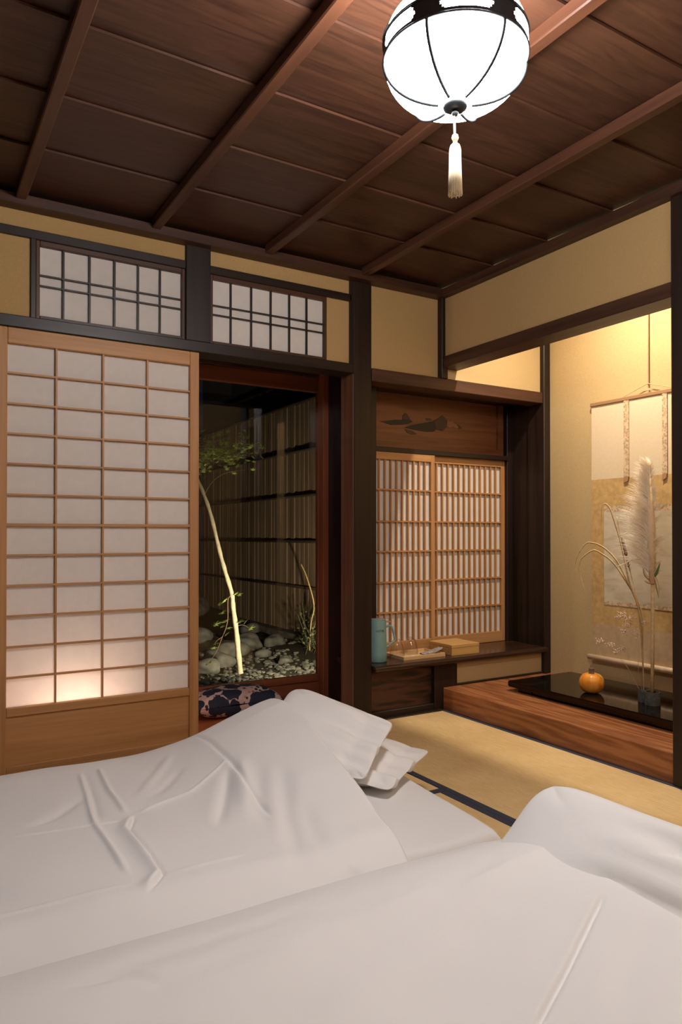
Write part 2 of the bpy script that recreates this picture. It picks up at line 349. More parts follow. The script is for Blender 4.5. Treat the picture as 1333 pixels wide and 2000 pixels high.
def transom(n,x0,x1,z0,z1,label):
    d=empty(n,((x0+x1)/2,YB+.03,z0),label,'window',kind='structure'); y0,y1=YB+.006,YB+.04; fwid=.016
    box('frame_stile',x0,x0+fwid,y0,y1,z0,z1,MID['z'],d,.002); box('frame_stile',x1-fwid,x1,y0,y1,z0,z1,MID['z'],d,.002)
    box('frame_rail',x0+fwid,x1-fwid,y0,y1,z1-.022,z1,MID['x'],d,.002); box('frame_rail',x0+fwid,x1-fwid,y0,y1,z0,z0+.014,MID['x'],d,.002)
    a,b=x0+fwid,x1-fwid; zz0,zz1=z0+.014,z1-.022
    vx=[a+(b-a)*t for t in (.155,.332,.505,.675,.838)]
    lattice(d,a-.002,b+.002,zz0,zz1,y0+.006,vx,[zz0+(zz1-zz0)*.585,zz0+(zz1-zz0)*.435],.0075,.006,.012,DARK,y0+.020)
transom('window_1',.463,1.109,1.902,2.232,'papered transom lattice above the tall sliding shoji')
transom('window_2',1.230,1.872,1.902,2.232,'papered transom lattice above the glass garden door, beside an ochre strip')
def study(n,x0,x1,yf,label,count,off):
    d=empty(n,((x0+x1)/2,yf+.012,.29),label,'window',kind='structure'); yb=yf+.026; st=.030
    box('stile',x0,x0+st,yf,yb,.291,1.485,SHJ['z'],d,.002); box('stile',x1-st,x1,yf,yb,.291,1.485,SHJ['z'],d,.002)
    box('rail',x0+st,x1-st,yf,yb,1.440,1.485,SHJ['x'],d,.002); box('rail',x0+st,x1-st,yf,yb,.291,.358,SHJ['x'],d,.002)
    a,b=x0+st,x1-st
    vx=[a+(b-a)*(i+1)/(count+1) for i in range(count)]
    lattice(d,a-.002,b+.002,.354,1.444,yf+.004,vx,[1.262,1.074,.895,.712,.532],.009,.009,.016,SHJ,yf+.021)
study('window_3',2.270,2.797,3.492,'front panel of the small cedar lattice shoji, behind the teal jug',10,0)
study('window_4',2.768,3.413,3.524,'rear panel of the small cedar lattice shoji, behind the bamboo box',12,0)

# ------------------------------------------------------------------ veranda with glass door
YG=3.86
vf=box('floor_veranda',XL,2.23,3.33,YG+.06,-.08,.002,ENGAWA); tag(vf,'reddish wood veranda floor between shoji and glass door','floor',kind='structure')
wv=empty('wall_veranda',(1,3.7,0),'dark end wall and header of the narrow veranda','wall',kind='structure')
box('side_board',2.2,2.26,3.62,YG+.06,-.05,2.2,DARK['z'],wv)
box('jamb',2.165,2.205,3.775,3.835,0,2.1,RED['z'],wv,.003)
box('riser',XL,2.2,YG-.03,YG+.05,0,.098,RED['x'],wv,.003)
box('header',XL,2.2,YG-.03,YG+.05,1.955,2.45,MID['x'],wv,.003)
box('side_board',XL-.05,XL,YB,YG+.06,-.1,2.45,DARK['z'],wv)
box('top_board',XL,2.26,YB+.06,YG+.06,2.40,2.44,DARK['x'],wv)
w5=empty('window_5',(1.5,YG,.1),'glass garden door in a reddish wood frame behind the veranda','window',kind='structure')
def gdoor(x0,x1,yc):
    st=.036
    box('stile',x0,x0+st,yc-.018,yc+.018,.10,1.955,RED['z'],w5,.003); box('stile',x1-st,x1,yc-.018,yc+.018,.10,1.955,RED['z'],w5,.003)
    box('rail',x0+st,x1-st,yc-.018,yc+.018,1.868,1.955,RED['x'],w5,.003); box('rail',x0+st,x1-st,yc-.018,yc+.018,.10,.142,RED['x'],w5,.003)
    box('glass_pane',x0+st-.004,x1-st+.004,yc-.002,yc+.002,.138,1.872,GLASS,w5)
gdoor(1.20,2.202,YG-.002); gdoor(.16,1.236,YG+.038); gdoor(XL,.20,YG-.002)

# ------------------------------------------------------------------ lantern
R=.170; SILK=plain('cream_silk',(.92,.80,.56),.6,.3)
RIB0=math.atan2(-fw.y,-fw.x)+math.pi/6
def lantern(LC,LIGHTM,label):
    la=empty('pendant_lantern',LC-Vector((0,0,.124)),label,'lamp')
    def bowl(t): return (R*.985*math.cos(t)**.8, -.020-.104*math.sin(t))
    pr=[(.006,-.1238)]+[bowl(t) for t in np.linspace(1.5,0,18)]+[(R*.985,.0),(R*.985,.026)]+[(R*.985*math.cos(t)**.8,.026+.095*math.sin(t)) for t in np.linspace(.1,1.5,12)]
    V,F=lathe(pr,LC,48); mk('glass_shade',V,F,LIGHTM,la,smooth=True)
    # pierced band
    mb=MB(); nth,nz=216,14; zb0,zb1=-.020,.026; Rb=R*1.006
    def inside(th,z):
        a=(th+math.pi/6)%(math.pi/3)-math.pi/6; s=abs(a)*Rb; L=.056; hh=.0155; zc=(zb0+zb1)/2+.001
        dx=max(s-L+hh*.9,0); 
        return (dx*dx+(z-zc)**2)<hh*hh
    for i in range(nth):
        for k in range(nz):
            th=2*math.pi*(i+.5)/nth; z=zb0+(zb1-zb0)*(k+.5)/nz
            if inside(th,z): continue
            q=[]
            for di,dk in ((0,0),(1,0),(1,1),(0,1)):
                t=2*math.pi*(i+di)/nth+RIB0-math.pi/6; zz=zb0+(zb1-zb0)*(k+dk)/nz
                q.append((t,zz))
            mb.add([(LC.x+Rb*math.cos(t),LC.y+Rb*math.sin(t),LC.z+zz) for t,zz in q],[(0,1,2,3)])
    mb.build('metal_band',BLACKM,la)
    for zz in (-.020,.026):
        V,F=tube([(LC.x+Rb*math.cos(t),LC.y+Rb*math.sin(t),LC.z+zz) for t in np.linspace(0,2*math.pi,65)],.0028,6); mk('band_ring',V,F,BLACKM,la,smooth=True)
    for k in range(6):
        th=RIB0+k*math.pi/3
        pts=[]
        for t in np.linspace(0,1.42,14):
            r,z=bowl(t); pts.append((LC.x+(r+.003)*math.cos(th),LC.y+(r+.003)*math.sin(th),LC.z+z-.002))
        V,F=tube(pts,.0042,6); mk('rib',V,F,BLACKM,la,smooth=True)
        pts=[(LC.x+(R*math.cos(t)**.8)*math.cos(th),LC.y+(R*math.cos(t)**.8)*math.sin(th),LC.z+.028+.097*math.sin(t)) for t in np.linspace(0,1.45,12)]
        V,F=tube(pts,.0042,6); mk('rib',V,F,BLACKM,la,smooth=True)
    V,F=lathe([(.001,-.137),(.018,-.137),(.028,-.132),(.030,-.124),(.026,-.119),(.001,-.118)],LC,24); mk('bottom_cap',V,F,BLACKM,la,smooth=True)
    V,F=lathe([(.0005,-.152),(.006,-.150),(.0085,-.144),(.006,-.138),(.0005,-.136)],LC,14); mk('finial',V,F,BLACKM,la,smooth=True)
    V,F=lathe([(.001,.12),(.03,.12),(.036,.135),(.030,.15),(.012,.155),(.010,.262),(.001,.262)],LC,24); mk('top_stem',V,F,BLACKM,la,smooth=True)
    tas=empty('tassel',LC-Vector((0,0,.28))); tas.parent=la; WORLD[tas.name]=LC-Vector((0,0,.28)); tas.location=Vector((0,0,-.28+.124))
    V,F=tube([(LC.x+.006*math.sin(t),LC.y,LC.z-.158-.007*math.cos(t)) for t in np.linspace(0,2*math.pi,17)],.0016,6); mk('cord_ring',V,F,SILK,tas,smooth=True)
    V,F=tube([(LC.x-.002,LC.y,LC.z-.163),(LC.x-.001,LC.y,LC.z-.200)],.003,6); mk('cord',V,F,SILK,tas,smooth=True)
    V,F=lathe([(.0005,-.212),(.006,-.210),(.0085,-.203),(.0065,-.196),(.0005,-.194)],LC,12); mk('knot',V,F,SILK,tas,smooth=True)
    V,F=lathe([(.004,-.208),(.0055,-.216),(.011,-.221),(.0135,-.228),(.0125,-.236)],LC,20); mk('tassel_head',V,F,SILK,tas,smooth=True)
    mb=MB()
    for ring,(rr,cnt) in enumerate(((.0135,26),(.009,16),(.004,7))):
        for k in range(cnt):
            t=2*math.pi*k/cnt+ring; x,y=math.cos(t),math.sin(t); e=random.uniform(-.004,.004)
            mb.add(*tube([(LC.x+x*rr*.9,LC.y+y*rr*.9,LC.z-.230),(LC.x+x*rr*1.0,LC.y+y*rr*1.0,LC.z-.28),(LC.x+x*rr*1.18,LC.y+y*rr*1.18,LC.z-.337+e)],.0017,5))
    o=mb.build('tassel_skirt',SILK,tas,smooth=True); o['kind']='stuff'
lantern(Vector((1.118,1.318,2.147)),emis('lantern_glass',(1.0,.97,.965),LANTERN_E),'round white glowing pendant lantern over the futons, ribbed in dark metal, with cream tassel')
lantern(Vector((1.28,-.45,2.147)),emis('fill_lantern_glass',(1.0,.95,.91),FILL_LANTERN_E),'added dimmer round pendant lantern, unseen fill at the near end of the room')  # added out of view as fill for the shoji and bedding

# ------------------------------------------------------------------ alcove downlight (above the hanging wall) and floor lamp behind the shoji
ad=empty('alcove_downlight',(2.93,2.42,2.62),'small warm downlight under the tokonoma top board','lamp')
V,F=lathe([(.001,.035),(.045,.035),(.045,0),(.036,0),(.036,.012)],(2.93,2.42,2.62),24); mk('housing',V,F,BLACKM,ad,smooth=False)
V,F=lathe([(.001,.010),(.035,.010)],(2.93,2.42,2.62),24); mk('lens',V,F,emis('downlight_lens',(1,.8,.55),6),ad)
L=bpy.data.lights.new('alcove_light','AREA'); L.shape='DISK'; L.size=.06; L.energy=ALCOVE_W; L.color=(1,.87,.70); L.spread=math.radians(165)
lo=lk(bpy.data.objects.new('alcove_light',L)); lo.parent=ad; lo.location=(0,0,-.004)
fl=empty('floor_lamp',(.63,3.45,.002),'small paper floor lamp glowing behind the sliding shoji','lamp')
box('base',.56,.70,3.38,3.54,.002,.018,DARK['x'],fl,.003)
V,F=lathe([(.05,.02),(.058,.06),(.06,.13),(.05,.20),(.03,.225)],(.63,3.45,.06),24); mk('lamp_shade',V,F,emis('floor_lamp_shade',(1,.78,.66),FLOORLAMP_E),fl,smooth=True)

mb=MB()
for a,b in zip(np.linspace(-.25,math.pi+.25,15)[:-1],np.linspace(-.25,math.pi+.25,15)[1:]):
    q=[(.63+r*math.cos(t),3.45+r*math.sin(t)) for t,r in ((a,.085),(b,.085),(b,.089),(a,.089))]
    mb.add([(x,y,.018) for x,y in q]+[(x,y,.33) for x,y in q],BF)
mb.build('added_light_shield',BLACKM,fl)  # added unseen shield, keeps the lamp's light off the glass door
V,F=tube([(.63,3.45,.018),(.63,3.45,.09)],.012,10); mk('lamp_stem',V,F,BLACKM,fl)
# ------------------------------------------------------------------ scroll
sc=empty('hanging_scroll',(3.472,2.487,.26),'long hanging scroll with cream top and faded painting on tokonoma wall','scroll')
def silk(name,c,var=.03,nsc=60): return plain(name,c,.8,.15,var=var,nscale=nsc,bmp=.1)
CREAM=silk('scroll_cream',(.66,.53,.36)); OCH=silk('scroll_gold',(.52,.34,.14),.15,40); LOWC=silk('scroll_tan',(.50,.35,.20),.1,30)
def floral(name,base,dark,sc_):
    m,nt,b=newmat(name); v=coords(nt,(sc_,)*3,False); vo=N(nt,'ShaderNodeTexVoronoi',i_Scale=1.0); nt.links.new(v,vo.inputs['Vector'])
    r=ramp(nt,[(.22,dark),(.34,base),(.46,dark),(.56,base)]); nt.links.new(vo.outputs['Distance'],r.inputs[0]); nt.links.new(r.outputs[0],b.inputs['Base Color']); b.inputs['Roughness'].default_value=.75; return m
FLOR=floral('scroll_brocade',(.62,.46,.28),(.30,.19,.11),75)
def painting(name):
    m,nt,b=newmat(name); v=coords(nt,(1,4.0,10.0),False); n=N(nt,'ShaderNodeTexNoise',i_Scale=1.2,i_Detail=5.0,i_Distortion=1.0); nt.links.new(v,n.inputs['Vector'])
    r=ramp(nt,[(.30,(.40,.34,.24)),(.42,(.55,.47,.34)),(.55,(.60,.52,.38)),(.7,(.50,.42,.29))]); nt.links.new(n.outputs[0],r.inputs[0]); nt.links.new(r.outputs[0],b.inputs['Base Color']); b.inputs['Roughness'].default_value=.8; return m
PAINT=painting('scroll_painting')
ya,yb=2.107,2.866
def wav(name,y0,y1,z0,z1,x,mat,par,th=.0016):
    ny,nz=10,6; V=[];F=[]
    for s_ in (0,1):
        for i in range(nz+1):
            for j in range(ny+1):
                y=y0+(y1-y0)*j/ny; z=z0+(z1-z0)*i/nz
                V.append((x+s_*th+.0022*math.sin(y*9+1)*math.sin(z*5)+.002*(abs((y-2.487)/.38)**3)*-1,y,z))
    n=(ny+1)*(nz+1)
    for i in range(nz):
        for j in range(ny):
            a=i*(ny+1)+j; F.append((a,a+ny+1,a+ny+2,a+1)); F.append((n+a,n+a+1,n+a+ny+2,n+a+ny+1))
    return mk(name,V,F,mat,par)
wav('upper_field',ya,yb,1.318,1.752,3.474,CREAM,sc); wav('middle_field',ya,yb,.472,1.318,3.474,OCH,sc); wav('lower_field',ya,yb,.285,.472,3.474,LOWC,sc)
pi_=wav('painting',2.198,2.776,.612,1.125,3.4715,PAINT,sc); 
wav('brocade_strip',2.198,2.776,1.125,1.160,3.4715,FLOR,sc); wav('brocade_strip',2.198,2.776,.590,.612,3.4715,FLOR,sc)
box('top_rod',3.466,3.480,2.103,2.872,1.750,1.772,plain('scroll_rod',(.30,.17,.08),.6),sc,.003)
V,F=tube([(3.462,2.06,.276),(3.462,2.882,.276)],.0165,16); mk('roller',V,F,plain('roller_wood',(.62,.45,.29),.5,var=.08,nscale=30),sc,smooth=True)
TIP=plain('strap_tip',(.36,.20,.09),.7)
for y0,y1 in ((2.604,2.638),(2.367,2.396)):
    stp=box('strap',3.4655,3.468,y0,y1,1.322,1.750,FLOR,sc)
    V,F=prism([(y0+.002,1.322),(y1-.002,1.322),(y1+.002,1.285),(y0+.006,1.297)],3.464,3.468,'x'); fix_normals(mk('strap_tip',V,F,TIP,stp))
STRING=plain('scroll_cord_m',(.50,.36,.20),.7)
V,F=tube([(3.47,2.648,1.772),(3.472,2.487,1.822),(3.47,2.326,1.772)],.0022,6); mk('cord',V,F,STRING,sc)
V,F=tube([(3.478,2.487,1.80),(3.480,2.487,2.60)],.0035,6); mk('hanging_rod',V,F,plain('hanger_bamboo',(.34,.22,.10),.6),sc)
V,F=prism([(2.455,1.785),(2.519,1.785),(2.495,1.796),(2.479,1.796)],3.474,3.479,'x'); fix_normals(mk('hook_plate',V,F,STRING,sc))

# ------------------------------------------------------------------ lacquer tray with pumpkin and flowers
LACQ=plain('black_lacquer',(.004,.0035,.003),.07,.5)
x0,x1,y0,y1=2.888,3.408,1.90,2.972; c=.05
octo=[(x0+c,y0),(x1-c,y0),(x1,y0+c),(x1,y1-c*.3),(x1-c*.3,y1),(x0+c*.25,y1),(x0,y1-c*.25),(x0,y0+c)]
lt=empty('lacquer_tray',(3.15,2.43,.122),'long black lacquer display board with clipped corners on the platform','tray')
V,F=prism(octo,.147,.177,'z'); o=fix_normals(mk('top',V,F,LACQ,lt))
bm=bmesh.new(); bm.from_mesh(o.data); bmesh.ops.bevel(bm,geom=bm.edges[:],offset=.004,segments=2,affect='EDGES'); bm.to_mesh(o.data); bm.free()
box('foot',x0+.03,x1-.03,y1-.16,y1-.06,.1216,.147,LACQ,lt); box('foot',x0+.03,x1-.03,y0+.06,y0+.16,.1216,.147,LACQ,lt); box('stretcher',x0+.035,x0+.05,y0+.1,y1-.1,.128,.147,LACQ,lt)
# pumpkin
pc=(3.047,2.518,.177)
pk=empty('pumpkin',pc,'small ribbed orange pumpkin with cut grey stem on lacquer board','pumpkin')
prf=[(.001,.006),(.018,.002),(.035,.004),(.051,.016),(.061,.034),(.063,.052),(.059,.073),(.048,.090),(.032,.099),(.015,.099),(.001,.094)]
prf=[tuple(p) for p in spline(prf,4)]
def mot(name):
    m,nt,b=newmat(name); v=coords(nt,(25,25,25),False); n=N(nt,'ShaderNodeTexNoise',i_Scale=1.0,i_Detail=4.0); nt.links.new(v,n.inputs['Vector'])
    r=ramp(nt,[(.3,(.68,.20,.015)),(.5,(.80,.30,.03)),(.68,(.85,.40,.06)),(.76,(.45,.20,.03))]); nt.links.new(n.outputs[0],r.inputs[0]); nt.links.new(r.outputs[0],b.inputs['Base Color']); b.inputs['Roughness'].default_value=.35; bump(nt,b,n.outputs[0],.08,.003); return m
V,F=lathe(prf,pc,60,lambda t,z:1-.022*abs(math.sin(5*t))**.5*0+ .014*math.cos(10*t)); mk('flesh',V,F,mot('pumpkin_skin'),pk,smooth=True)
V,F=lathe([(.018,.092),(.014,.100),(.0125,.110),(.0135,.124),(.012,.127),(.001,.126)],pc,10,lambda t,z:1+.12*math.cos(5*t)); mk('stem',V,F,plain('pumpkin_stem',(.16,.11,.07),.8,var=.4,nscale=200,bmp=.3),pk,smooth=False)
# twin flower holder
HOLD=plain('grey_glazed',(.115,.115,.10),.18,.5,0,var=.3,nscale=60)
fh=empty('flower_holder',(3.10,2.215,.177),'pair of joined grey flower tubes on lacquer board','vase')
for (hx,hy,hr) in ((3.085,2.190,.036),(3.108,2.252,.029)):
    V,F=lathe([(.001,0),(hr,0),(hr*1.02,.022),(hr,.026),(hr,.062),(hr-.004,.062),(hr-.004,.02),(.001,.018)],(hx,hy,.177),28); mk('tube',V,F,HOLD,fh,smooth=False)
STRAW=plain('dry_straw',(.58,.40,.18),.7,var=.2,nscale=60); STRAW2=plain('pale_straw',(.66,.48,.25),.7,var=.15,nscale=60)
# pampas plume
def hairs(P0,P1,n,lenf,droop,side,rad,base_bias=0):
    mb=MB()
    P0=np.array(P0);P1=np.array(P1);ax=(P1-P0)/np.linalg.norm(P1-P0)
    for i in range(n):
        t=rng.random()**.9; p=P0+(P1-P0)*t
        a=rng.normal(size=3); a-=ax*(a@ax); a/=np.linalg.norm(a)
        if side is not None and rng.random()<.78: a=np.array(side)+.45*a; a-=ax*(a@ax); a/=np.linalg.norm(a)
        ln=lenf(t)*rng.uniform(.55,1.15)
        d=(a*.55+ax*1.0); d/=np.linalg.norm(d)
        pts=[p]; q=p.copy(); dd=d.copy()
        for k in range(3):
            dd=dd+a*.28+np.array([0,0,-droop*(k+.2)]); dd/=np.linalg.norm(dd); q=q+dd*ln/3; pts.append(q.copy())
        mb.add(*tube(pts,[rad,rad*.8,rad*.5,rad*.2],3,False))
    return mb
pp=empty('pampas_plume',(3.085,2.19,.18),'tall feathery cream pampas plume on a straight stem','dried plant')
V,F=tube([(3.085,2.192,.197),(3.085,2.188,.50),(3.086,2.187,.79)],[.0088,.0084,.008],10); mk('stem',V,F,STRAW2,pp,smooth=True)
PLUME=plain('plume_hair',(.93,.80,.62),.75,.2)
mb=MB(); ax=np.array([0,.03,1.0]); ax/=np.linalg.norm(ax)
for i in range(120):
    t=(i+rng.random())/120; p=np.array([3.086,2.187+.016*t,.775+.565*t]); sd=(np.array([-.45,1.0,0]) if rng.random()<.68 else np.array([.2,-.75,0]))+.45*rng.normal(size=3); sd-=ax*(sd@ax); sd/=np.linalg.norm(sd)
    right=sd[1]<0; L0=(.155*(1-t)**.6+.045)*(.5+.5*min(1,t*5+.35))*(.42 if right else 1)*rng.uniform(.75,1.2); spread=rng.uniform(.35,.85)*(.6 if right else 1)
    for k in range(24):
        a=sd+.22*rng.normal(size=3); a-=ax*(a@ax); d=ax*(1.25-.25*t)+a*spread; d/=np.linalg.norm(d); q=p+rng.normal(size=3)*.004; pts=[q]; ln=L0*rng.uniform(.6,1.1)
        for h in range(4):
            d=d+a*.16+np.array([0,0,-.10*h*(1-t)]); d/=np.linalg.norm(d); q=q+d*ln/4; pts.append(q)
        mb.add(*tube(pts,[.0009,.0008,.0006,.0005,.0002],3,False))
o=mb.build('plume',PLUME,pp); o['kind']='stuff'
V,F=tube([(3.086,2.187,.76),(3.0855,2.195,1.05),(3.085,2.204,1.34)],[.016,.02,.004],8); mk('plume_core',V,F,plain('plume_core_m',(.74,.55,.34),.9,bmp=.5,nscale=300),pp,smooth=True)
# long drooping plume strands
for pts in ([(3.086,2.19,.97),(3.07,2.25,1.01),(3.06,2.31,1.005),(3.06,2.36,.99)],[(3.086,2.195,.86),(3.07,2.27,.875),(3.06,2.33,.85),(3.06,2.37,.835)]):
    V,F=tube(spline(pts,5),.0022,5); mk('plume_strand',V,F,PLUME,pp,smooth=True)
# torn sheath and small green bud at the plume foot
def blade(pts,w,nrm=(1,0,.2)):
    P=spline(pts,6); V=[];F=[]; k=len(P)
    for i,p in enumerate(P):
        t=i/(k-1); ww=w*(math.sin(math.pi*min(1,.15+t*.85))**.7+.05); tg=P[min(i+1,k-1)]-P[max(i-1,0)]; s_=np.cross(tg,nrm); s_/=np.linalg.norm(s_)+1e-9; nn=np.cross(s_,tg); nn/=np.linalg.norm(nn)+1e-9
        V+= [p-s_*ww, p+nn*ww*.25, p+s_*ww, p-nn*ww*.1]
    for i in range(k-1):
        for a,b in ((0,1),(1,2),(2,3),(3,0)): F.append((4*i+a,4*i+b,4*i+4+b,4*i+4+a))
    return V,F
for pts,ww,m_ in (([(3.084,2.19,.77),(3.07,2.215,.80),(3.065,2.225,.835)],.008,STRAW2),([(3.084,2.18,.77),(3.075,2.165,.785),(3.07,2.15,.74),(3.07,2.143,.69)],.009,STRAW2),([(3.084,2.185,.76),(3.07,2.20,.765),(3.065,2.222,.775)],.006,STRAW2)):
    V,F=blade(pts,ww); mk('sheath',V,F,m_,pp,smooth=True)
V,F=blade([(3.082,2.18,.79),(3.074,2.155,.82),(3.07,2.135,.865)],.006); mk('bud_leaf',V,F,plain('bud_green',(.10,.20,.05),.5),pp,smooth=True)
# cattail with long leaves
ct=empty('cattail',(3.10,2.245,.18),'dry cattail with brown head and long drooping leaves','dried plant')
V,F=tube(spline([(3.105,2.250,.19),(3.103,2.258,.45),(3.10,2.27,.604),(3.10,2.331,.84),(3.10,2.356,.929),(3.10,2.38,.985),(3.10,2.401,1.087)],6),.0024,6); mk('stalk',V,F,STRAW,ct,smooth=True)
V,F=tube([(3.10,2.345,.888),(3.10,2.348,.898),(3.10,2.372,.970),(3.10,2.375,.980)],[.003,.009,.009,.003],10); mk('seed_head',V,F,plain('cattail_brown',(.13,.05,.022),.85,var=.3,nscale=300,bmp=.3),ct,smooth=True)
base_=[(3.105,2.250,.19),(3.10,2.256,.42)]
leafs=[[(3.08,2.261,.623),(3.08,2.316,.769),(3.08,2.362,.951),(3.08,2.409,1.087),(3.08,2.431,1.134),(3.08,2.458,1.155),(3.08,2.478,1.13),(3.08,2.482,1.019)],
[(3.08,2.261,.623),(3.08,2.306,.73),(3.08,2.378,.852),(3.08,2.443,.914),(3.08,2.498,.943),(3.08,2.535,.952),(3.08,2.579,.949),(3.08,2.626,.896),(3.08,2.65,.833),(3.08,2.636,.752)],
[(3.12,2.275,.618),(3.12,2.378,.778),(3.12,2.442,.853),(3.12,2.503,.891),(3.12,2.56,.913),(3.12,2.618,.886),(3.12,2.651,.851),(3.12,2.652,.779),(3.12,2.616,.689)]]
for lf in leafs:
    V,F=blade(base_+lf,.0042,(1,.2,0)); mk('leaf',V,F,STRAW,ct,smooth=True)
o=hairs((3.095,2.322,.81),(3.095,2.335,.865),60,lambda t:.02,.1,None,.0008).build('seed_tuft',plain('seed_tuft_m',(.25,.16,.10),.9),ct); o['kind']='stuff'
# gypsophila sprays
PINK=plain('pink_floret',(.78,.56,.46),.8)
def ico(c,r):
    t=(1+5**.5)/2; vs=[(-1,t,0),(1,t,0),(-1,-t,0),(1,-t,0),(0,-1,t),(0,1,t),(0,-1,-t),(0,1,-t),(t,0,-1),(t,0,1),(-t,0,-1),(-t,0,1)]
    f=[(0,11,5),(0,5,1),(0,1,7),(0,7,10),(0,10,11),(1,5,9),(5,11,4),(11,10,2),(10,7,6),(7,1,8),(3,9,4),(3,4,2),(3,2,6),(3,6,8),(3,8,9),(4,9,5),(2,4,11),(6,2,10),(8,6,7),(9,8,1)]
    k=r/1.902; return [(c[0]+a*k,c[1]+b*k,c[2]+d*k) for a,b,d in vs],f
def spray(label,stem,cl):
    g=empty('baby_breath_spray',(stem[0][0],stem[0][1],.19),label,'dried plant','dried floret sprays')
    V,F=tube(spline(stem,5),.0009,5); mk('stem',V,F,STRAW,g,smooth=True)
    for (c,sp,n) in cl:
        mb=MB(); mt=MB(); c=np.array(c)
        j=min(stem,key=lambda q:np.linalg.norm(np.array(q)-c)); mt.add(*tube([j,tuple((np.array(j)+c)/2+[0,0,-.006]),tuple(c-[0,0,.012])],.0006,4))
        for i in range(n):
            p=c+rng.normal(size=3)*np.array([.5,1.0,.55])*sp; mb.add(*ico(p,rng.uniform(.0026,.0042))); mt.add(*tube([tuple(c-[0,0,.012]),tuple(p)],.0004,3,False))
        o=mb.build('florets',PINK,g); o['kind']='stuff'; mt.build('twigs',STRAW,g)['kind']='stuff'
spray('taller dried spray of tiny pink florets beside the cattail',[(3.10,2.25,.20),(3.05,2.242,.343),(3.05,2.239,.443),(3.05,2.26,.497),(3.05,2.26,.549)],
 [((3.05,2.332,.600),.016,26),((3.05,2.287,.586),.018,30),((3.05,2.321,.523),.014,22),((3.05,2.205,.572),.014,14),((3.05,2.25,.512),.013,12),((3.05,2.35,.585),.012,14),((3.05,2.30,.55),.014,16)])
spray('lower dried spray of tiny pink florets reaching over the pumpkin',[(3.098,2.252,.20),(3.05,2.305,.343),(3.05,2.373,.395),(3.05,2.43,.425)],
 [((3.05,2.461,.450),.015,24),((3.05,2.402,.440),.012,18),((3.05,2.327,.432),.012,18),((3.05,2.372,.412),.013,18)])

# ------------------------------------------------------------------ things on the shelf
TEAL=plain('teal_enamel',(.25,.42,.40),.32,.5,var=.03,nscale=20)
tc_=(2.253,3.322,.290)
tj=empty('thermal_jug',tc_,'teal thermal jug with angular handle, beside the corner post','jug')
V,F=lathe([(.001,.001),(.050,.001),(.053,.004),(.052,.05),(.049,.19),(.048,.226),(.046,.230),(.001,.230)],tc_,40); mk('body',V,F,TEAL,tj,smooth=True)
V,F=lathe([(.001,.238),(.036,.238),(.042,.236),(.043,.2302),(.001,.2301)],tc_,32); mk('lid',V,F,plain('teal_lid',(.36,.46,.43),.35),tj,smooth=True)
hd=(math.cos(-.35),math.sin(-.35))
hp=[(.046,.190),(.066,.196),(.082,.188),(.091,.165),(.099,.125),(.096,.112),(.075,.095),(.050,.075)]
V,F=tube(spline([(tc_[0]+hd[0]*r,tc_[1]+hd[1]*r,.29+z) for r,z in hp],6),.0065,8); mk('handle',V,F,TEAL,tj,smooth=True)
V,F=tube([(tc_[0]+hd[0]*r,tc_[1]+hd[1]*r,.29+z) for r,z in ((.04,.221),(.075,.219))],.0045,8); mk('thumb_lever',V,F,plain('lever_copper',(.55,.33,.22),.4),tj,smooth=True)
# lettering wrapped on the body
fc=bpy.data.curves.new('lettering','FONT'); fc.body='AEMIL'; fc.size=.019; fc.extrude=.0004; fc.align_x='CENTER'; fc.shear=.2
fo=lk(bpy.data.objects.new('lettering_tmp',fc)); dg=bpy.context.evaluated_depsgraph_get(); me=bpy.data.meshes.new_from_object(fo.evaluated_get(dg)); bpy.data.objects.remove(fo)
a0=math.atan2(-tc_[1],-tc_[0])+.32
LV=[]
for v in me.vertices:
    a=a0+v.co.x/.0485; r=.0496+v.co.z; LV.append((tc_[0]+r*math.cos(a),tc_[1]+r*math.sin(a),.29+.168+v.co.y))
mk('lettering',LV,[tuple(p.vertices) for p in me.polygons],plain('letter_dark',(.02,.04,.045),.5),tj)
# serving tray
st_=empty('serving_tray',(2.54,3.365,.290),'shallow pale wood tray holding upturned glasses','tray')
box('tray_base',2.392,2.69,3.265,3.462,.2902,.296,TRAYW,st_)
for a in ((2.392,2.69,3.265,3.273),(2.392,2.69,3.454,3.462),(2.392,2.40,3.273,3.454),(2.682,2.69,3.273,3.454)): box('tray_rim',*a,.296,.309,TRAYW,st_,.001)
for (gx,gy,lab) in ((2.432,3.385,'upturned clear drinking glass beside the teal jug'),(2.545,3.405,'upturned clear drinking glass beside the foil packet')):
    V,F=lathe([(.044,0),(.0435,.004),(.042,.02),(.036,.055),(.026,.083),(.014,.097),(.0005,.101),(.0005,.097),(.013,.093),(.024,.080),(.034,.053),(.040,.02),(.042,.001),(.044,0)],(gx,gy,.2962),32)
    g=mk('drinking_glass',V,F,DGLASS,smooth=True); tag(g,lab,'glass','upturned glasses')
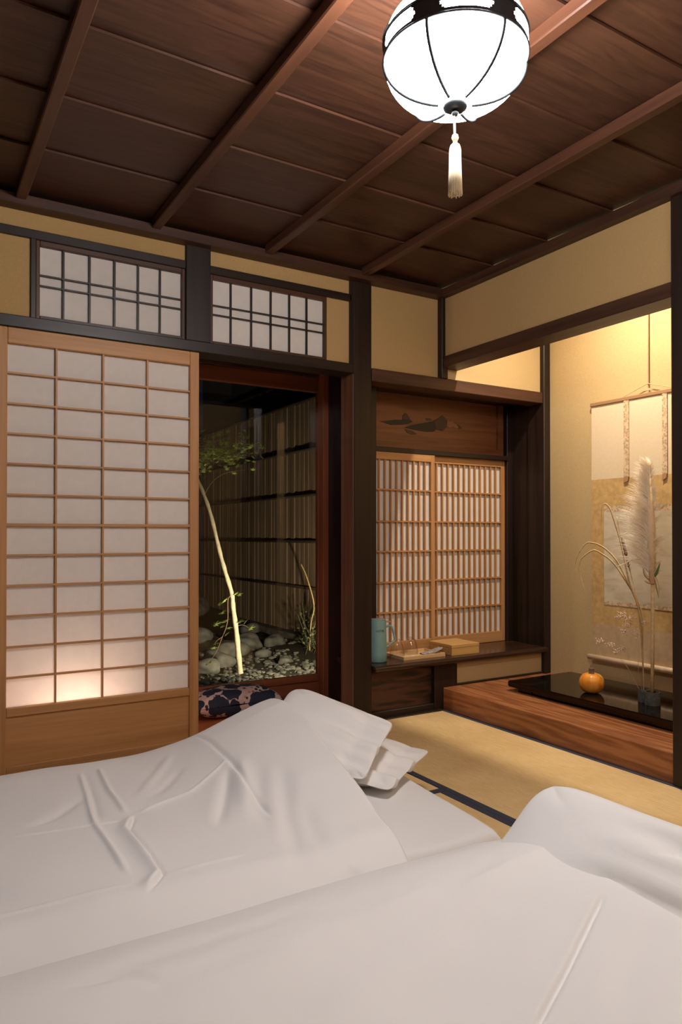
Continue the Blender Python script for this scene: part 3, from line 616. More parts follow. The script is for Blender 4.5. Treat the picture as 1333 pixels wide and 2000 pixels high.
# foil packet
FOIL=plain('foil',(.62,.62,.65),.28,.5,.75,var=.25,nscale=90,bmp=.6)
V=[];F=[];nu,nv=14,8
for s_ in (1,-1):
    for i in range(nu+1):
        for j in range(nv+1):
            u=i/nu; v=j/nv*2-1; th=.011*(1-u**6)*(1-(1-u)**8)*(1-v**4)+.001
            px=2.540+.16*u; py=3.292+.028*u+v*(.020+.006*abs(u-.5)); V.append((px,py,.311+.012+s_*th+.022*u**3+.004*math.sin(9*u+3*v)*s_*.5))
k=(nu+1)*(nv+1)
for i in range(nu):
    for j in range(nv):
        a=i*(nv+1)+j; F.append((a,a+1,a+nv+2,a+nv+1)); F.append((k+a,k+a+nv+1,k+a+nv+2,k+a+1))
for i in range(nu): F+= [(i*(nv+1),(i+1)*(nv+1),k+(i+1)*(nv+1),k+i*(nv+1)),(i*(nv+1)+nv,k+i*(nv+1)+nv,k+(i+1)*(nv+1)+nv,(i+1)*(nv+1)+nv)]
V=np.array(V); V[:,2]-= V[:,2].min()-.2975
fp=fix_normals(mk('foil_packet',V,F,FOIL,smooth=True)); tag(fp,'crinkled silver foil packet lying on the wooden tray','packet')
kn=MB(); kn.add(*tube(spline([(2.455,3.30,.302),(2.475,3.292,.306),(2.49,3.296,.302),(2.478,3.304,.304),(2.462,3.30,.302)],5),.004,6)); kn.add(*tube(spline([(2.49,3.297,.301),(2.51,3.30,.301),(2.535,3.308,.304)],5),.0022,5))
o=kn.build('twisted_cord',plain('cord_white',(.66,.56,.46),.7),smooth=True); tag(o,'small knotted pale cord on the wooden tray','cord')
bb=empty('bamboo_box',(2.83,3.34,.29),'flat square bamboo box with lid on the dark shelf','box')
bx0,bx1,by0,by1=2.722,2.932,3.245,3.455
box('box_body',bx0,bx1,by0,by1,.2902,.333,BAMB,bb,.001); box('box_lid',bx0-.001,bx1+.001,by0-.001,by1+.001,.334,.352,BAMB,bb,.0015)

# ------------------------------------------------------------------ bedding
def interp(x,pts): xs=[p[0] for p in pts]; return np.interp(x,xs,[p[1] for p in pts])
def sstep(x,a,b): t=np.clip((x-a)/(b-a),0,1); return t*t*(3-2*t)
def pdist(X,Y,poly):
    """distance to polyline, signed side and position along"""
    D=np.full(X.shape,9.0); S=np.zeros(X.shape); T=np.zeros(X.shape); tot=0; Ls=[]
    for (a,b) in zip(poly[:-1],poly[1:]): Ls.append(math.hypot(b[0]-a[0],b[1]-a[1]))
    acc=0
    for (a,b),L_ in zip(zip(poly[:-1],poly[1:]),Ls):
        dx,dy=(b[0]-a[0])/L_,(b[1]-a[1])/L_; t=np.clip((X-a[0])*dx+(Y-a[1])*dy,0,L_)
        d=np.hypot(X-a[0]-dx*t,Y-a[1]-dy*t); side=np.sign((X-a[0])*dy-(Y-a[1])*dx); m=d<D
        D=np.where(m,d,D); S=np.where(m,side,S); T=np.where(m,(acc+t)/sum(Ls),T); acc+=L_
    return D,S,T
def crease(Z,X,Y,poly,amp,wid,step=0,fade=.25):
    D,S,T=pdist(X,Y,poly); e=np.clip(np.minimum(T,1-T)/fade,0,1); e=e*e*(3-2*e); e=np.maximum(e,.0)
    Z+=amp*np.exp(-(D/wid)**2)*e
    if step: Z+=step*np.where(S>0,1,0)*np.exp(-(D/(wid*3.5))**2)*e*(1-np.exp(-(D/(wid*.5))**2))
def smoothnoise(X,Y,seed,fx,fy,n=5):
    r=np.random.default_rng(seed); Z=np.zeros(X.shape)
    for k in range(n):
        a=r.uniform(0,6.28); kx=fx*r.uniform(.5,1.4)*r.choice([-1,1]); ky=fy*r.uniform(.5,1.4); Z+=np.sin(kx*X+ky*Y+a)
    return Z/n
def sheet(name,X,Y,Z,mat,th=.03):
    """closed thick sheet from a height field: rolled hem on all edges"""
    ni,nj=X.shape; V=[];F=[]
    top=np.stack([X,Y,Z],-1).reshape(-1,3)
    bot=top.copy(); bot[:,2]-=th
    n=ni*nj
    idx=lambda i,j:i*nj+j
    for i in range(ni-1):
        for j in range(nj-1):
            F.append((idx(i,j),idx(i+1,j),idx(i+1,j+1),idx(i,j+1)))
            F.append((n+idx(i,j),n+idx(i,j+1),n+idx(i+1,j+1),n+idx(i+1,j)))
    V=np.concatenate([top,bot]).tolist()
    ring=[(i,0) for i in range(ni)]+[(ni-1,j) for j in range(1,nj)]+[(i,nj-1) for i in range(ni-2,-1,-1)]+[(0,j) for j in range(nj-2,0,-1)]
    ci,cj=X.mean(),Y.mean(); m=len(ring); st=len(V)
    for q,(i,j) in enumerate(ring):   # bulging hem vertices
        p=np.array([X[i,j],Y[i,j],Z[i,j]]); ii=(1 if i==ni-1 else -1 if i==0 else 0); jj=(1 if j==nj-1 else -1 if j==0 else 0)
        d=np.zeros(3)
        if ii: g=p-np.array([X[i-ii,j],Y[i-ii,j],Z[i-ii,j]]); d+=g/np.linalg.norm(g)
        if jj: g=p-np.array([X[i,j-jj],Y[i,j-jj],Z[i,j-jj]]); d+=g/np.linalg.norm(g)
        d/=np.linalg.norm(d)
        for t in (.3,.5,.7):
            V.append((p+d*th*.45*math.sin(math.pi*t)+np.array([0,0,-th*t])).tolist())
    for q in range(m):
        a=idx(*ring[q]); b=idx(*ring[(q+1)%m]); A=st+3*q; B=st+3*((q+1)%m)
        F+= [(a,b,B,A),(A,B,B+1,A+1),(A+1,B+1,B+2,A+2),(A+2,B+2,n+b,n+a)]
    return fix_normals(mk(name,V,F,mat,smooth=True))
def mattress(name,cs,z0,z1,label):
    """rounded quilt slab; cs = 4 corners (x,y) counter clockwise"""
    nu,nv=60,40; V=[];F=[]; k=(nu+1)*(nv+1)
    for s_ in (1,-1):
        for i in range(nu+1):
            for j in range(nv+1):
                u=i/nu;v=j/nv; uu=.5-.5*math.cos(math.pi*u); vv=.5-.5*math.cos(math.pi*v)
                a=np.array(cs[0])*(1-uu)*(1-vv)+np.array(cs[1])*uu*(1-vv)+np.array(cs[2])*uu*vv+np.array(cs[3])*(1-uu)*vv
                e=min(1,(min(uu,1-uu)*2.1)/.05); f=min(1,(min(vv,1-vv)*1.0)/.05); q=(1-(1-e)**3)*(1-(1-f)**3); q=q**.5 if q>0 else 0
                zc=(z0+z1)/2; h=(z1-z0)/2*(.12+.88*q)
                V.append((a[0],a[1],zc+s_*h+(.004*math.sin(a[0]*7+a[1]*5)+.003*math.sin(a[0]*17-a[1]*11) if s_>0 else 0)))
    for i in range(nu):
        for j in range(nv):
            a=i*(nv+1)+j; F.append((a,a+nv+1,a+nv+2,a+1)); F.append((k+a,k+a+1,k+a+nv+2,k+a+nv+1))
    for i in range(nu): F+= [(i*(nv+1),k+i*(nv+1),k+(i+1)*(nv+1),(i+1)*(nv+1)),(i*(nv+1)+nv,(i+1)*(nv+1)+nv,k+(i+1)*(nv+1)+nv,k+i*(nv+1)+nv)]
    for j in range(nv): F+= [(j,j+1,k+j+1,k+j),(nu*(nv+1)+j,k+nu*(nv+1)+j,k+nu*(nv+1)+j+1,nu*(nv+1)+j+1)]
    o=mk(name,V,F,COTTON,smooth=True); tag(o,label,'futon','white futon mattresses'); return o
m1=mattress('futon_mattress',[(-.6,1.70),(1.545,1.600),(1.655,2.60),(-.6,2.70)],.002,.108,'white futon mattress on tatami, under the two stacked pillows')
m2=mattress('futon_mattress',[(-.6,.42),(1.62,.42),(1.60,1.37),(-.6,1.40)],.002,.108,'white futon mattress on tatami, under the single visible pillow')

def pillow(name,A,B,C,D,thick,label,seed=1,flange=True,nu=44,nv=44):
    """A..D corners of the mid surface (A->B long side). end B-C carries the open flange"""
    A,B,C,D=[np.array(p,float) for p in (A,B,C,D)]
    n=np.cross(B-A,D-A); n/=np.linalg.norm(n)
    if n[2]<0: n=-n
    V=[];F=[]; k=(nu+1)*(nv+1); r=np.random.default_rng(seed); ph=r.uniform(0,6,6)
    for s_ in (1,-1):
        for i in range(nu+1):
            for j in range(nv+1):
                u=.5-.5*math.cos(math.pi*i/nu); v=.5-.5*math.cos(math.pi*j/nv)   # u: A->B, v: A->D
                U=2*u-1; W=2*v-1
                inw=.045*(1-W*W)*abs(U)**3*np.sign(U); inv=.05*(1-U*U)*abs(W)**3*np.sign(W)
                pp_=(11. if (flange and U>0) else 4.5); rr_=(abs(U)**pp_+abs(W)**pp_)**(1/pp_); mx_=max(abs(U),abs(W)); cr=(mx_/rr_ if rr_>1e-6 else 1); uu=.5+(u-inw*.5-.5)*cr; vv=.5+(v-inv*.5-.5)*cr
                P=A*(1-uu)*(1-vv)+B*uu*(1-vv)+C*uu*vv+D*(1-uu)*vv
                fl=.80 if flange else 1.0
                uf=min(1,u/fl); Uf=2*uf-1
                h=thick*max(0,(1-abs(Uf)**3.2))**.55*max(0,(1-abs(W)**3.2))**.55
                if flange and u>fl-.1: h=max(h,.010*(1-abs(W)**6)*(1-((u-fl)/(1-fl))**8 if u>fl else 1))
                wr=sstep(np.array(u),.35,.8)*(1-abs(W)**4)
                h2=h+ (.010*math.sin(W*8+ph[0]+u*2)*wr+.007*math.sin(W*15+ph[1]+3*u)*wr+.004*math.sin(5*U+4*W+ph[2])*(h/thick))
                h2=max(h2,.0015)
                V.append(P+n*h2*s_)
    for i in range(nu):
        for j in range(nv):
            a=i*(nv+1)+j; F.append((a,a+nv+1,a+nv+2,a+1)); F.append((k+a,k+a+1,k+a+nv+2,k+a+nv+1))
    for i in range(nu): F+= [(i*(nv+1),k+i*(nv+1),k+(i+1)*(nv+1),(i+1)*(nv+1)),(i*(nv+1)+nv,(i+1)*(nv+1)+nv,k+(i+1)*(nv+1)+nv,k+i*(nv+1)+nv)]
    for j in range(nv): F+= [(j,j+1,k+j+1,k+j),(nu*(nv+1)+j,k+nu*(nv+1)+j,k+nu*(nv+1)+j+1,nu*(nv+1)+j+1)]
    o=fix_normals(mk(name,V,F,COTTON2,smooth=True)); tag(o,label,'pillow','white bed pillows'); return o
pillow('pillow',(1.56,2.54,.172),(1.735,2.19,.166),(1.37,1.95,.150),(1.20,2.36,.154),.041,'white pillow at the bottom of the stack, its corner overhanging the mattress',3)
pillow('pillow',(1.362,2.635,.388),(1.553,2.172,.301),(1.295,1.985,.185),(1.095,2.42,.205),.046,'white pillow on top of another pillow, tucked under the rumpled duvet',5)
pillow('pillow',(1.455,1.35,.362),(1.495,.80,.350),(1.21,.76,.128),(1.205,1.38,.128),.055,'white pillow propped up at the head of the smoother duvet',8,False)

# duvet over the far futon
nx,ny=480,330
X,Y=np.meshgrid(np.linspace(0,1,nx),np.linspace(0,1,ny),indexing='ij')
Yv=1.43+(2.97-1.43)*Y
hem=interp(Yv,[(1.43,1.128),(1.55,1.145),(1.72,1.170),(1.85,1.192),(2.0,1.207),(2.3,1.25),(2.55,1.262),(2.97,1.25)])
Xv=-.75+(hem+.75)*X
base=.187-.068*sstep(-Yv,-1.66,-1.47)
s_=np.clip((Yv-2.6)/.38,0,1); base=np.where(Yv>2.6,.022+.163*(1-s_*s_),base)
A_=interp(Yv,[(1.43,-.005),(1.55,-.02),(1.72,.0),(1.85,.035),(2.0,.08),(2.3,.13),(2.5,.155),(2.62,.145),(2.75,.095),(2.86,.045),(2.97,.0)])
Z=base+A_*sstep(Xv,.70,1.36)*1.12
flat=1-sstep(Yv,2.75,2.97)
Z+=.006*smoothnoise(Xv,Yv,3,6,7)*flat+.0025*smoothnoise(Xv,Yv,4,22,14)*flat
def P(x,y,z=.19):
    d=rt*((x-666.5)/1404.47)-up*((y-1029.58)/1404.47)+fw; t=(z-1)/d.z; return (d.x*t,d.y*t)
def px(l,z=.19): return [P(a,b,z) for a,b in l]
crease(Z,Xv,Yv,px([(264,1587),(252,1617),(284,1656),(317,1701),(288,1742)]),-.009,.007,.014,.12)
crease(Z,Xv,Yv,px([(155,1505),(168,1545),(185,1607),(215,1650),(255,1712)]),.008,.008,0,.12)
crease(Z,Xv,Yv,px([(163,1505),(178,1548),(195,1607)]),-.006,.012,0,.2)
crease(Z,Xv,Yv,px([(192,1498),(215,1545),(248,1588)]),.008,.008,0,.12)
crease(Z,Xv,Yv,px([(372,1452),(410,1478),(447,1507),(480,1545),(535,1600)]),-.012,.009,.007,.15)
crease(Z,Xv,Yv,px([(20,1632),(180,1608),(250,1597)]),.004,.005,0,.1)
crease(Z,Xv,Yv,px([(266,1587),(370,1550),(447,1507)]),.007,.006,.004,.1)
crease(Z,Xv,Yv,px([(-40,1795),(170,1747),(255,1728)]),.004,.005,0,.1)
crease(Z,Xv,Yv,px([(318,1706),(400,1685),(490,1662)]),.004,.005,0,.2)
crease(Z,Xv,Yv,px([(449,1512),(437,1570),(424,1618)]),-.010,.020,.006,.3)
crease(Z,Xv,Yv,px([(470,1500),(476,1560),(482,1610)]),.010,.025,0,.3)
crease(Z,Xv,Yv,px([(505,1490),(508,1560),(528,1610)],.22),-.010,.028,0,.35)
crease(Z,Xv,Yv,px([(548,1495),(560,1563),(592,1675)],.22),-.013,.030,0,.35)
crease(Z,Xv,Yv,px([(585,1540),(618,1610),(645,1650)],.22),-.009,.030,0,.4)
crease(Z,Xv,Yv,px([(340,1470),(300,1520),(265,1560)]),.006,.018,0,.3)
crease(Z,Xv,Yv,px([(360,1500),(330,1530),(290,1560)]),-.005,.018,0,.3)
crease(Z,Xv,Yv,px([(170,1550),(110,1590),(40,1620)]),-.005,.018,0,.3)
crease(Z,Xv,Yv,px([(700,1690),(690,1705),(680,1715)],.15),-.012,.02,0,.3)
d1_=sheet('duvet',Xv,Yv,Z,COTTON,.022); tag(d1_,'rumpled white duvet pulled over the stacked pillows near the shoji','duvet','white duvets')
# duvet over the near futon
Yv=.30+(1.495-.30)*Y
hem=interp(Yv,[(.30,1.25),(.8,1.275),(1.0,1.29),(1.2,1.315),(1.36,1.335),(1.50,1.32)])
Xv=-.75+(hem+.75)*X
s_=np.clip((Yv-1.33)/.17,0,1); base=.185+.030*np.exp(-((Yv-1.28)/.16)**2); base=np.where(Yv>1.33,base-.028*s_**2.0,base)
s_=np.clip((.55-Yv)/.25,0,1); base=np.where(Yv<.55,base-.16*s_*s_,base)
A_=interp(Yv,[(.3,.03),(.6,.06),(.8,.075),(1.0,.08),(1.2,.062),(1.33,.02),(1.42,.0),(1.50,-.01)])
Z=base+A_*sstep(Xv,.75,1.33)
Z+=.005*smoothnoise(Xv,Yv,13,5,8)+.0015*smoothnoise(Xv,Yv,14,20,16)
crease(Z,Xv,Yv,px([(1182,1800),(1150,1850),(1105,1920),(1040,2010)],.2),-.009,.006,.004,.1)
crease(Z,Xv,Yv,px([(100,1960),(240,1930),(310,1944),(470,1900),(560,1880)],.19),-.004,.014,0,.2)
crease(Z,Xv,Yv,px([(380,1925),(600,1850),(760,1790),(900,1735)],.2),.006,.03,0,.3)
crease(Z,Xv,Yv,px([(0,1975),(300,1880),(560,1795),(700,1760)],.2),-.006,.03,0,.3)
crease(Z,Xv,Yv,px([(880,1745),(1000,1700),(1080,1690)],.24),.006,.025,0,.35)
crease(Z,Xv,Yv,px([(820,1830),(960,1780),(1120,1740)],.23),-.006,.03,0,.35)
crease(Z,Xv,Yv,px([(560,1990),(760,1900),(980,1830)],.2),.006,.035,0,.35)
crease(Z,Xv,Yv,px([(1190,1990),(1240,1900),(1300,1830)],.22),-.006,.03,0,.35)
d2_=sheet('duvet',Xv,Yv,Z,COTTON,.022); tag(d2_,'smoother white duvet on the futon with one propped pillow','duvet','white duvets')

# patterned cushion on the veranda
def cushion_mat():
    m,nt,b=newmat('floral_cushion_cloth'); v=coords(nt,(1,1,1),False)
    nz=N(nt,'ShaderNodeTexNoise',i_Scale=22.0,i_Detail=2.0); nt.links.new(v,nz.inputs['Vector'])
    wm=N(nt,'ShaderNodeVectorMath',operation='MULTIPLY_ADD'); nt.links.new(nz.outputs['Color'],wm.inputs[0]); wm.inputs[1].default_value=(.05,.05,.05); nt.links.new(v,wm.inputs[2])
    mp=N(nt,'ShaderNodeMapping'); mp.inputs['Scale'].default_value=(9.5,12,11); mp.inputs['Location'].default_value=(.35,.2,.1); nt.links.new(wm.outputs[0],mp.inputs[0])
    vo=N(nt,'ShaderNodeTexVoronoi',i_Scale=1.0,i_Randomness=.55); nt.links.new(mp.outputs[0],vo.inputs['Vector'])
    navy=ramp(nt,[(.0,(.30,.03,.03)),(.10,(.004,.008,.025)),(.55,(.004,.009,.03)),(.57,(.42,.30,.28)),(.72,(.40,.26,.25))]); navy.color_ramp.interpolation='CONSTANT'
    nt.links.new(vo.outputs['Distance'],navy.inputs[0])
    mp2=N(nt,'ShaderNodeMapping'); mp2.inputs['Scale'].default_value=(34,34,34); nt.links.new(v,mp2.inputs[0])
    v2=N(nt,'ShaderNodeTexVoronoi',i_Scale=1.0); nt.links.new(mp2.outputs[0],v2.inputs['Vector'])
    lt=N(nt,'ShaderNodeMath',operation='LESS_THAN'); nt.links.new(v2.outputs['Distance'],lt.inputs[0]); lt.inputs[1].default_value=.33
    gt=N(nt,'ShaderNodeMath',operation='GREATER_THAN'); nt.links.new(vo.outputs['Distance'],gt.inputs[0]); gt.inputs[1].default_value=.585
    an=N(nt,'ShaderNodeMath',operation='MULTIPLY'); nt.links.new(lt.outputs[0],an.inputs[0]); nt.links.new(gt.outputs[0],an.inputs[1])
    cr=ramp(nt,[(.0,(.008,.004,.006)),(.62,(.25,.05,.02)),(.75,(.30,.18,.05))]); cr.color_ramp.interpolation='CONSTANT'
    sx=N(nt,'ShaderNodeSeparateColor'); nt.links.new(v2.outputs['Color'],sx.inputs[0]); nt.links.new(sx.outputs[0],cr.inputs[0])
    mx=N(nt,'ShaderNodeMix',data_type='RGBA'); nt.links.new(an.outputs[0],mx.inputs[0]); nt.links.new(navy.outputs[0],mx.inputs[6]); nt.links.new(cr.outputs[0],mx.inputs[7])
    nt.links.new(mx.outputs[2],b.inputs['Base Color']); b.inputs['Roughness'].default_value=.8; return m
V=[];F=[];nu=nv=40;k=(nu+1)*(nv+1)
for s_ in (1,-1):
    for i in range(nu+1):
        for j in range(nv+1):
            u=-math.cos(math.pi*i/nu); v=-math.cos(math.pi*j/nv)
            x=1.555+.25*u*(1-.06*(1-v*v)*0)*(1-.05*(1-abs(v))*abs(u)**4); y=3.715+.125*v*(1-.05*(1-abs(u))*abs(v)**4)
            h=.076*max(0,(1-abs(u)**3.0))**.5*max(0,(1-abs(v)**3.0))**.5+.004*math.sin(6*u+2)*math.sin(5*v)*(1-u*u)
            V.append((x,y,.080+s_*max(h,.001)))
for i in range(nu):
    for j in range(nv):
        a=i*(nv+1)+j; F.append((a,a+nv+1,a+nv+2,a+1)); F.append((k+a,k+a+1,k+a+nv+2,k+a+nv+1))
V=np.array(V); V[:,2]-=V[:,2].min()-.0025
o=fix_normals(mk('floor_cushion',V,F,cushion_mat(),smooth=True)); tag(o,'floor cushion with large navy flowers on the veranda','cushion')

# ------------------------------------------------------------------ garden
GZ=-.13
def groundz(x,y): return GZ+.03*math.sin(x*2.1+y)*math.sin(y*1.3)+.10*max(0,(y-7.2))*.5
V=[];F=[];gx,gy=50,60
for i in range(gx+1):
    for j in range(gy+1):
        x=-2.5+6.3*i/gx; y=3.92+6.6*j/gy; V.append((x,y,groundz(x,y)+random.uniform(-.008,.008)))
for i in range(gx):
    for j in range(gy): a=i*(gy+1)+j; F.append((a,a+gy+1,a+gy+2,a+1))
SOIL=plain('garden_soil',(.035,.030,.020),.95,.1,var=.5,nscale=30,bmp=.6)
o=mk('garden_ground',V,F,SOIL,smooth=True); tag(o,'dark mossy garden ground outside the glass door','ground',kind='structure')
# gravel
rocks=[(3.178,6.549,.10,'flat pale rock by the fence curb'),(2.612,6.349,.14,'broad pale boulder just behind the tree trunk'),(2.333,5.95,.12,'rounded grey rock left of the tree trunk base'),(2.144,5.674,.10,'rounded grey rock under the lowest maple leaf'),(2.884,6.577,.14,'lumpy pale boulder right of the tree trunk'),(3.20,9.0,.22,'big dark rock at the far end of the fence'),(3.33,7.5,.10,'smooth tan rock against the fence curb'),(2.867,6.125,.07,'small flat rock amid the gravel'),(2.9,5.75,.06,'low flat stone in the gravel near the glass door'),(2.66,8.4,.20,'big dark boulder in the far shadows behind the tree'),(2.30,7.3,.2,'upright dark boulder among the far stones'),(2.5,7.0,.15,'mossy boulder beside the far stones')]
mb=MB()
def rock_v(c,r,sq=(1,1,.7),n=1,seed=0):
    rr=np.random.default_rng(seed); V,F=ico((0,0,0),1.0); V=[Vector(v).normalized() for v in V]
    for _ in range(n):
        F2=[];cache={}
        def mid(a,b):
            kk=(min(a,b),max(a,b))
            if kk not in cache: cache[kk]=len(V); V.append(((V[a]+V[b])/2).normalized())
            return cache[kk]
        for a,b,c_ in F: p,q,s=mid(a,b),mid(b,c_),mid(c_,a); F2+=[(a,p,s),(p,b,q),(s,q,c_),(p,q,s)]
        F=F2
    ph=rr.uniform(0,6,9); out=[]
    for v in V:
        k=1+.16*math.sin(2.3*v.x+ph[0]+1.7*v.y)+.13*math.sin(3.1*v.y+ph[1]+2*v.z)+.08*math.sin(5*v.z+ph[2]+3*v.x)
        out.append((c[0]+v.x*r*k*sq[0],c[1]+v.y*r*k*sq[1],c[2]+v.z*r*k*sq[2]))
    return out,F
for i in range(1900):
    x=random.uniform(1.3,3.42); y=random.uniform(4.4,7.6); r=random.uniform(.010,.030)
    if any(math.hypot(x-a,y-b)<c_*1.25+r for a,b,c_,_ in rocks) or math.hypot(x-2.37,y-5.5)<.05+r or (x>3.15 and 5.75<y<6.4): continue
    mb.add(*rock_v((x,y,groundz(x,y)+r*.25),r,(1,1,.6),0,i))
o=mb.build('gravel',plain('gravel_stone',(.085,.08,.065),.8,.3,var=.5,nscale=9)); tag(o,'grey gravel and pebbles around the young tree','gravel',kind='stuff')
ROCK=plain('garden_rock',(.10,.095,.08),.85,.2,var=.4,nscale=14,bmp=.5)
for i,(x,y,r,lab) in enumerate(rocks):
    V,F=rock_v((x,y,groundz(x,y)+r*.35),r,(1.15,1,.75),2,100+i); o=mk('garden_rock',V,F,ROCK,smooth=True); tag(o,lab,'rock','garden rocks')
# bark fence
XF=3.62
fe=empty('garden_fence',(XF,7,GZ),'tall fence of weathered vertical strips tied with horizontal bamboo poles','fence')
FEN=wood('fence_strip','z',(.13,.08,.045),(.24,.16,.095),.8,22,.06,bmp=.4); POLE=wood('fence_pole','y',(.04,.024,.014),(.10,.065,.04),.7,20,.05)
y=3.95
while y<9.82:
    wd=random.uniform(.06,.095); dx=random.uniform(-.006,.008)
    box('strip',XF+dx,XF+.02+dx,y,y+wd-.006,GZ-.05,2.40+random.uniform(-.01,.01),FEN,fe,.004); y+=wd
for z in (.43,.915,1.40,1.88,2.40):
    V,F=tube([(XF-.018,3.95,z),(XF-.020,7,z+.004),(XF-.018,9.86,z)],.016,8); mk('pole',V,F,POLE,fe,smooth=True)
box('curb',XF-.13,XF+.03,3.95,9.86,GZ-.05,GZ+.075,plain('curb_stone',(.11,.10,.075),.9,.1,var=.4,nscale=12,bmp=.4),fe,.01)
ff=empty('far_fence',(1.5,10.0,0),'dark board fence with pale posts closing the far end of the garden','fence')
for i in range(32): box('board',-1.5+.155*i,-1.5+.155*i+.15,10.0+.01*(i%2),10.03,-.2,2.7,MID['z'],ff)
for x in (3.10,3.38): V,F=tube([(x,9.93,-.1),(x,9.93,2.7)],.05,10); mk('post',V,F,plain('pale_post',(.16,.14,.115),.8,var=.2,nscale=20),ff,smooth=True)
box('rail',-1.5,3.48,9.95,10.0,2.05,2.13,MID['x'],ff)
# eaves
ev=box('eave',-1.5,4.5,3.95,5.3,2.30,2.34,DARK['x']); tag(ev,'dark underside of the eave above the glass door','eave',kind='structure')
WB=box('wall_neighbour',3.78,4.0,3.64,10.2,-.2,4.2,plain('night_wall',(.03,.025,.02),.9)); tag(WB,'dark neighbouring wall behind the fence','wall',kind='structure')
# young maple
BARK=plain('maple_bark',(.50,.42,.28),.75,.2,var=.18,nscale=40,bmp=.25); LEAFM=paper('maple_leaf',(.42,.54,.13),.35)
tr=empty('maple_tree',(2.366,5.5,GZ-.02),'slender pale trunked young maple outside the glass door','tree')
tp=[(2.372,5.5,-.20),(2.350,5.5,.0),(2.33,5.5,.192),(2.30,5.5,.40),(2.289,5.5,.509),(2.235,5.5,.68),(2.186,5.5,.845),(2.112,5.5,1.135),(2.055,5.5,1.299),(1.991,5.52,1.461),(1.93,5.55,1.62),(1.90,5.6,1.9)]
sp_=spline(tp,5); nn=len(sp_); V,F=tube(sp_,[.0235-.013*i/nn+.002*math.sin(i*1.7) for i in range(nn)],10); mk('trunk',V,F,BARK,tr,smooth=True)
def branch(pts,r0=.005): V,F=tube(spline(pts,5),[r0*(1-.7*i/(5*(len(pts)-1))) for i in range(5*(len(pts)-1)+1)],6); mk('branch',V,F,plain('twig_m',(.16,.10,.06),.8),tr,smooth=True)
branch([(2.285,5.5,.50),(2.243,5.47,.46),(2.234,5.45,.311),(2.215,5.45,.23),(2.187,5.45,.169),(2.14,5.44,.07),(2.086,5.44,-.01)])
branch([(2.23,5.45,.30),(2.20,5.45,.285),(2.153,5.45,.284)],.003); branch([(2.325,5.5,.24),(2.38,5.48,.25),(2.432,5.46,.221)],.003); branch([(2.29,5.5,.50),(2.33,5.48,.505)],.003)
branch([(2.19,5.45,.17),(2.15,5.45,.15),(2.119,5.45,.119)],.003)
branch([(1.99,5.52,1.46),(2.12,5.55,1.58),(2.30,5.6,1.66),(2.52,5.6,1.68)]); branch([(1.96,5.53,1.55),(2.06,5.6,1.68),(2.22,5.65,1.75)]); branch([(1.95,5.55,1.6),(2.0,5.7,1.75),(2.08,5.8,1.85)])
branch([(2.05,5.5,1.31),(2.12,5.5,1.42),(2.25,5.52,1.50),(2.42,5.52,1.53)])
def mapleleaf(c,s,rotv,tilt):
    pts=[]
    for kk in range(7):
        a=math.radians(-150+50*kk); L_=s*(1.0 if kk==3 else .9 if kk in(2,4) else .62 if kk in (1,5) else .35)
        pts.append((math.sin(a)*L_,math.cos(a)*L_))
        if kk<6: b=a+math.radians(25); pts.append((math.sin(b)*s*.26,math.cos(b)*s*.26))
    Rm=Matrix.Rotation(rotv,3,'Z')@Matrix.Rotation(tilt,3,'X'); V=[Vector(c)]+[Vector(c)+Rm@Vector((p[0],p[1],-.25*(p[0]**2+p[1]**2)/s)) for p in pts]
    n=len(pts); return V,[(0,i+1,(i+1)%n+1) for i in range(n)]
for c in [(2.183,5.44,.451),(2.16,5.44,.435),(2.20,5.44,.46),(2.187,5.44,.37),(2.165,5.43,.362),(2.153,5.44,.284),(2.12,5.43,.275),(2.175,5.43,.255),(2.23,5.44,.239),(2.20,5.44,.30),(2.119,5.44,.119),(2.10,5.43,.09),(2.21,5.43,.19),(2.052,5.43,-.034),(2.075,5.43,-.02),(2.308,5.48,.505),(2.34,5.47,.50),(2.352,5.46,.283),(2.385,5.46,.27),(2.432,5.45,.221),(2.335,5.45,.28)]:
    V,F=mapleleaf(c,random.uniform(.040,.058),random.uniform(-2.5,-.8),random.uniform(.3,1.1)); mk('leaf',V,F,LEAFM,tr)
mb=MB()
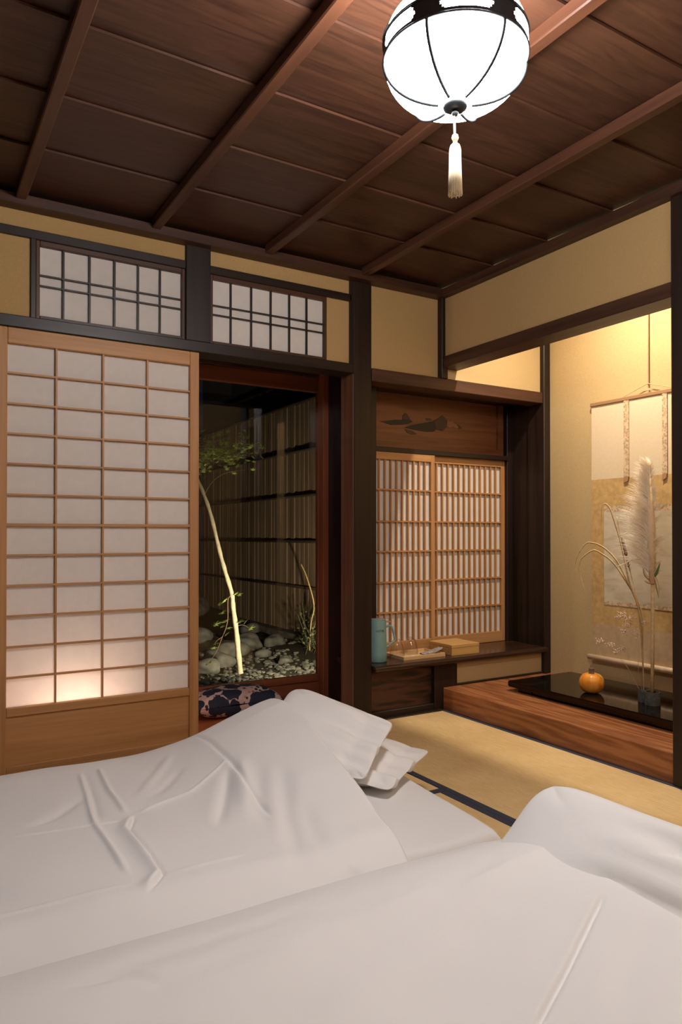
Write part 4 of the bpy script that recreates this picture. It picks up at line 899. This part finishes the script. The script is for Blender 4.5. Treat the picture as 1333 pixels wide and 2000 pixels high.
for i in range(420):
    t=random.random(); c=(random.gauss(2.16,.2),random.gauss(5.62,.14),random.gauss(1.67,.075))
    if not(1.7<c[0]<2.6): continue
    mb.add(*mapleleaf(c,random.uniform(.028,.050),random.uniform(0,6.28),random.uniform(0,1.2)))
o=mb.build('foliage',LEAFM,tr); o['kind']='stuff'
# low shrub by the fence
shb=empty('fence_shrub',(3.30,6.1,GZ),'low leafy shrub with thin cane beside the fence','shrub')
V,F=tube(spline([(3.30,6.02,GZ),(3.30,5.99,.15),(3.30,5.93,.328),(3.30,6.068,.575),(3.30,6.2,.714)],5),.006,6); mk('cane',V,F,STRAW,shb,smooth=True)
mb=MB(); ms=MB()
for i in range(26):
    b0=(3.34+random.gauss(0,.05),6.05+random.gauss(0,.12),GZ); e=(b0[0]+random.gauss(0,.08),b0[1]+random.gauss(0,.14),GZ+random.uniform(.12,.5)); ms.add(*tube([b0,e],.003,4))
    for k in range(9):
        t=random.uniform(.3,1); c=[b0[q]+(e[q]-b0[q])*t+random.gauss(0,.025) for q in range(3)]; V,F=mapleleaf(c,.022,random.uniform(0,6),random.uniform(0,1.4)); mb.add(V,F)
mb.build('foliage',plain('shrub_leaf',(.16,.19,.07),.6,var=.3,nscale=10),shb)['kind']='stuff'; ms.build('stems',plain('shrub_stem',(.09,.08,.04),.8),shb)['kind']='stuff'
# added fill spot, out of view low by the house, brightens the garden
gs=empty('garden_fill_spot',(2.62,4.22,GZ-.01),'small added fill spot for the garden, unseen beside the house','lamp')
V,F=tube([(2.62,4.22,GZ-.02),(2.62,4.22,.22)],.012,8); mk('stake',V,F,BLACKM,gs); V,F=tube([(2.62,4.20,.25),(2.62,4.29,.26)],[.03,.04],12); mk('housing',V,F,BLACKM,gs)
L=bpy.data.lights.new('garden_fill_light','SPOT'); L.energy=GARDEN_FILL_W; L.color=(1,.86,.62); L.spot_size=math.radians(112); L.spot_blend=.8; L.shadow_soft_size=.03
lo=lk(bpy.data.objects.new('garden_fill_light',L)); lo.parent=gs; lo.location=(0,.08,.40); lo.rotation_euler=Vector((.16,1,.06)).to_track_quat('-Z','Y').to_euler()
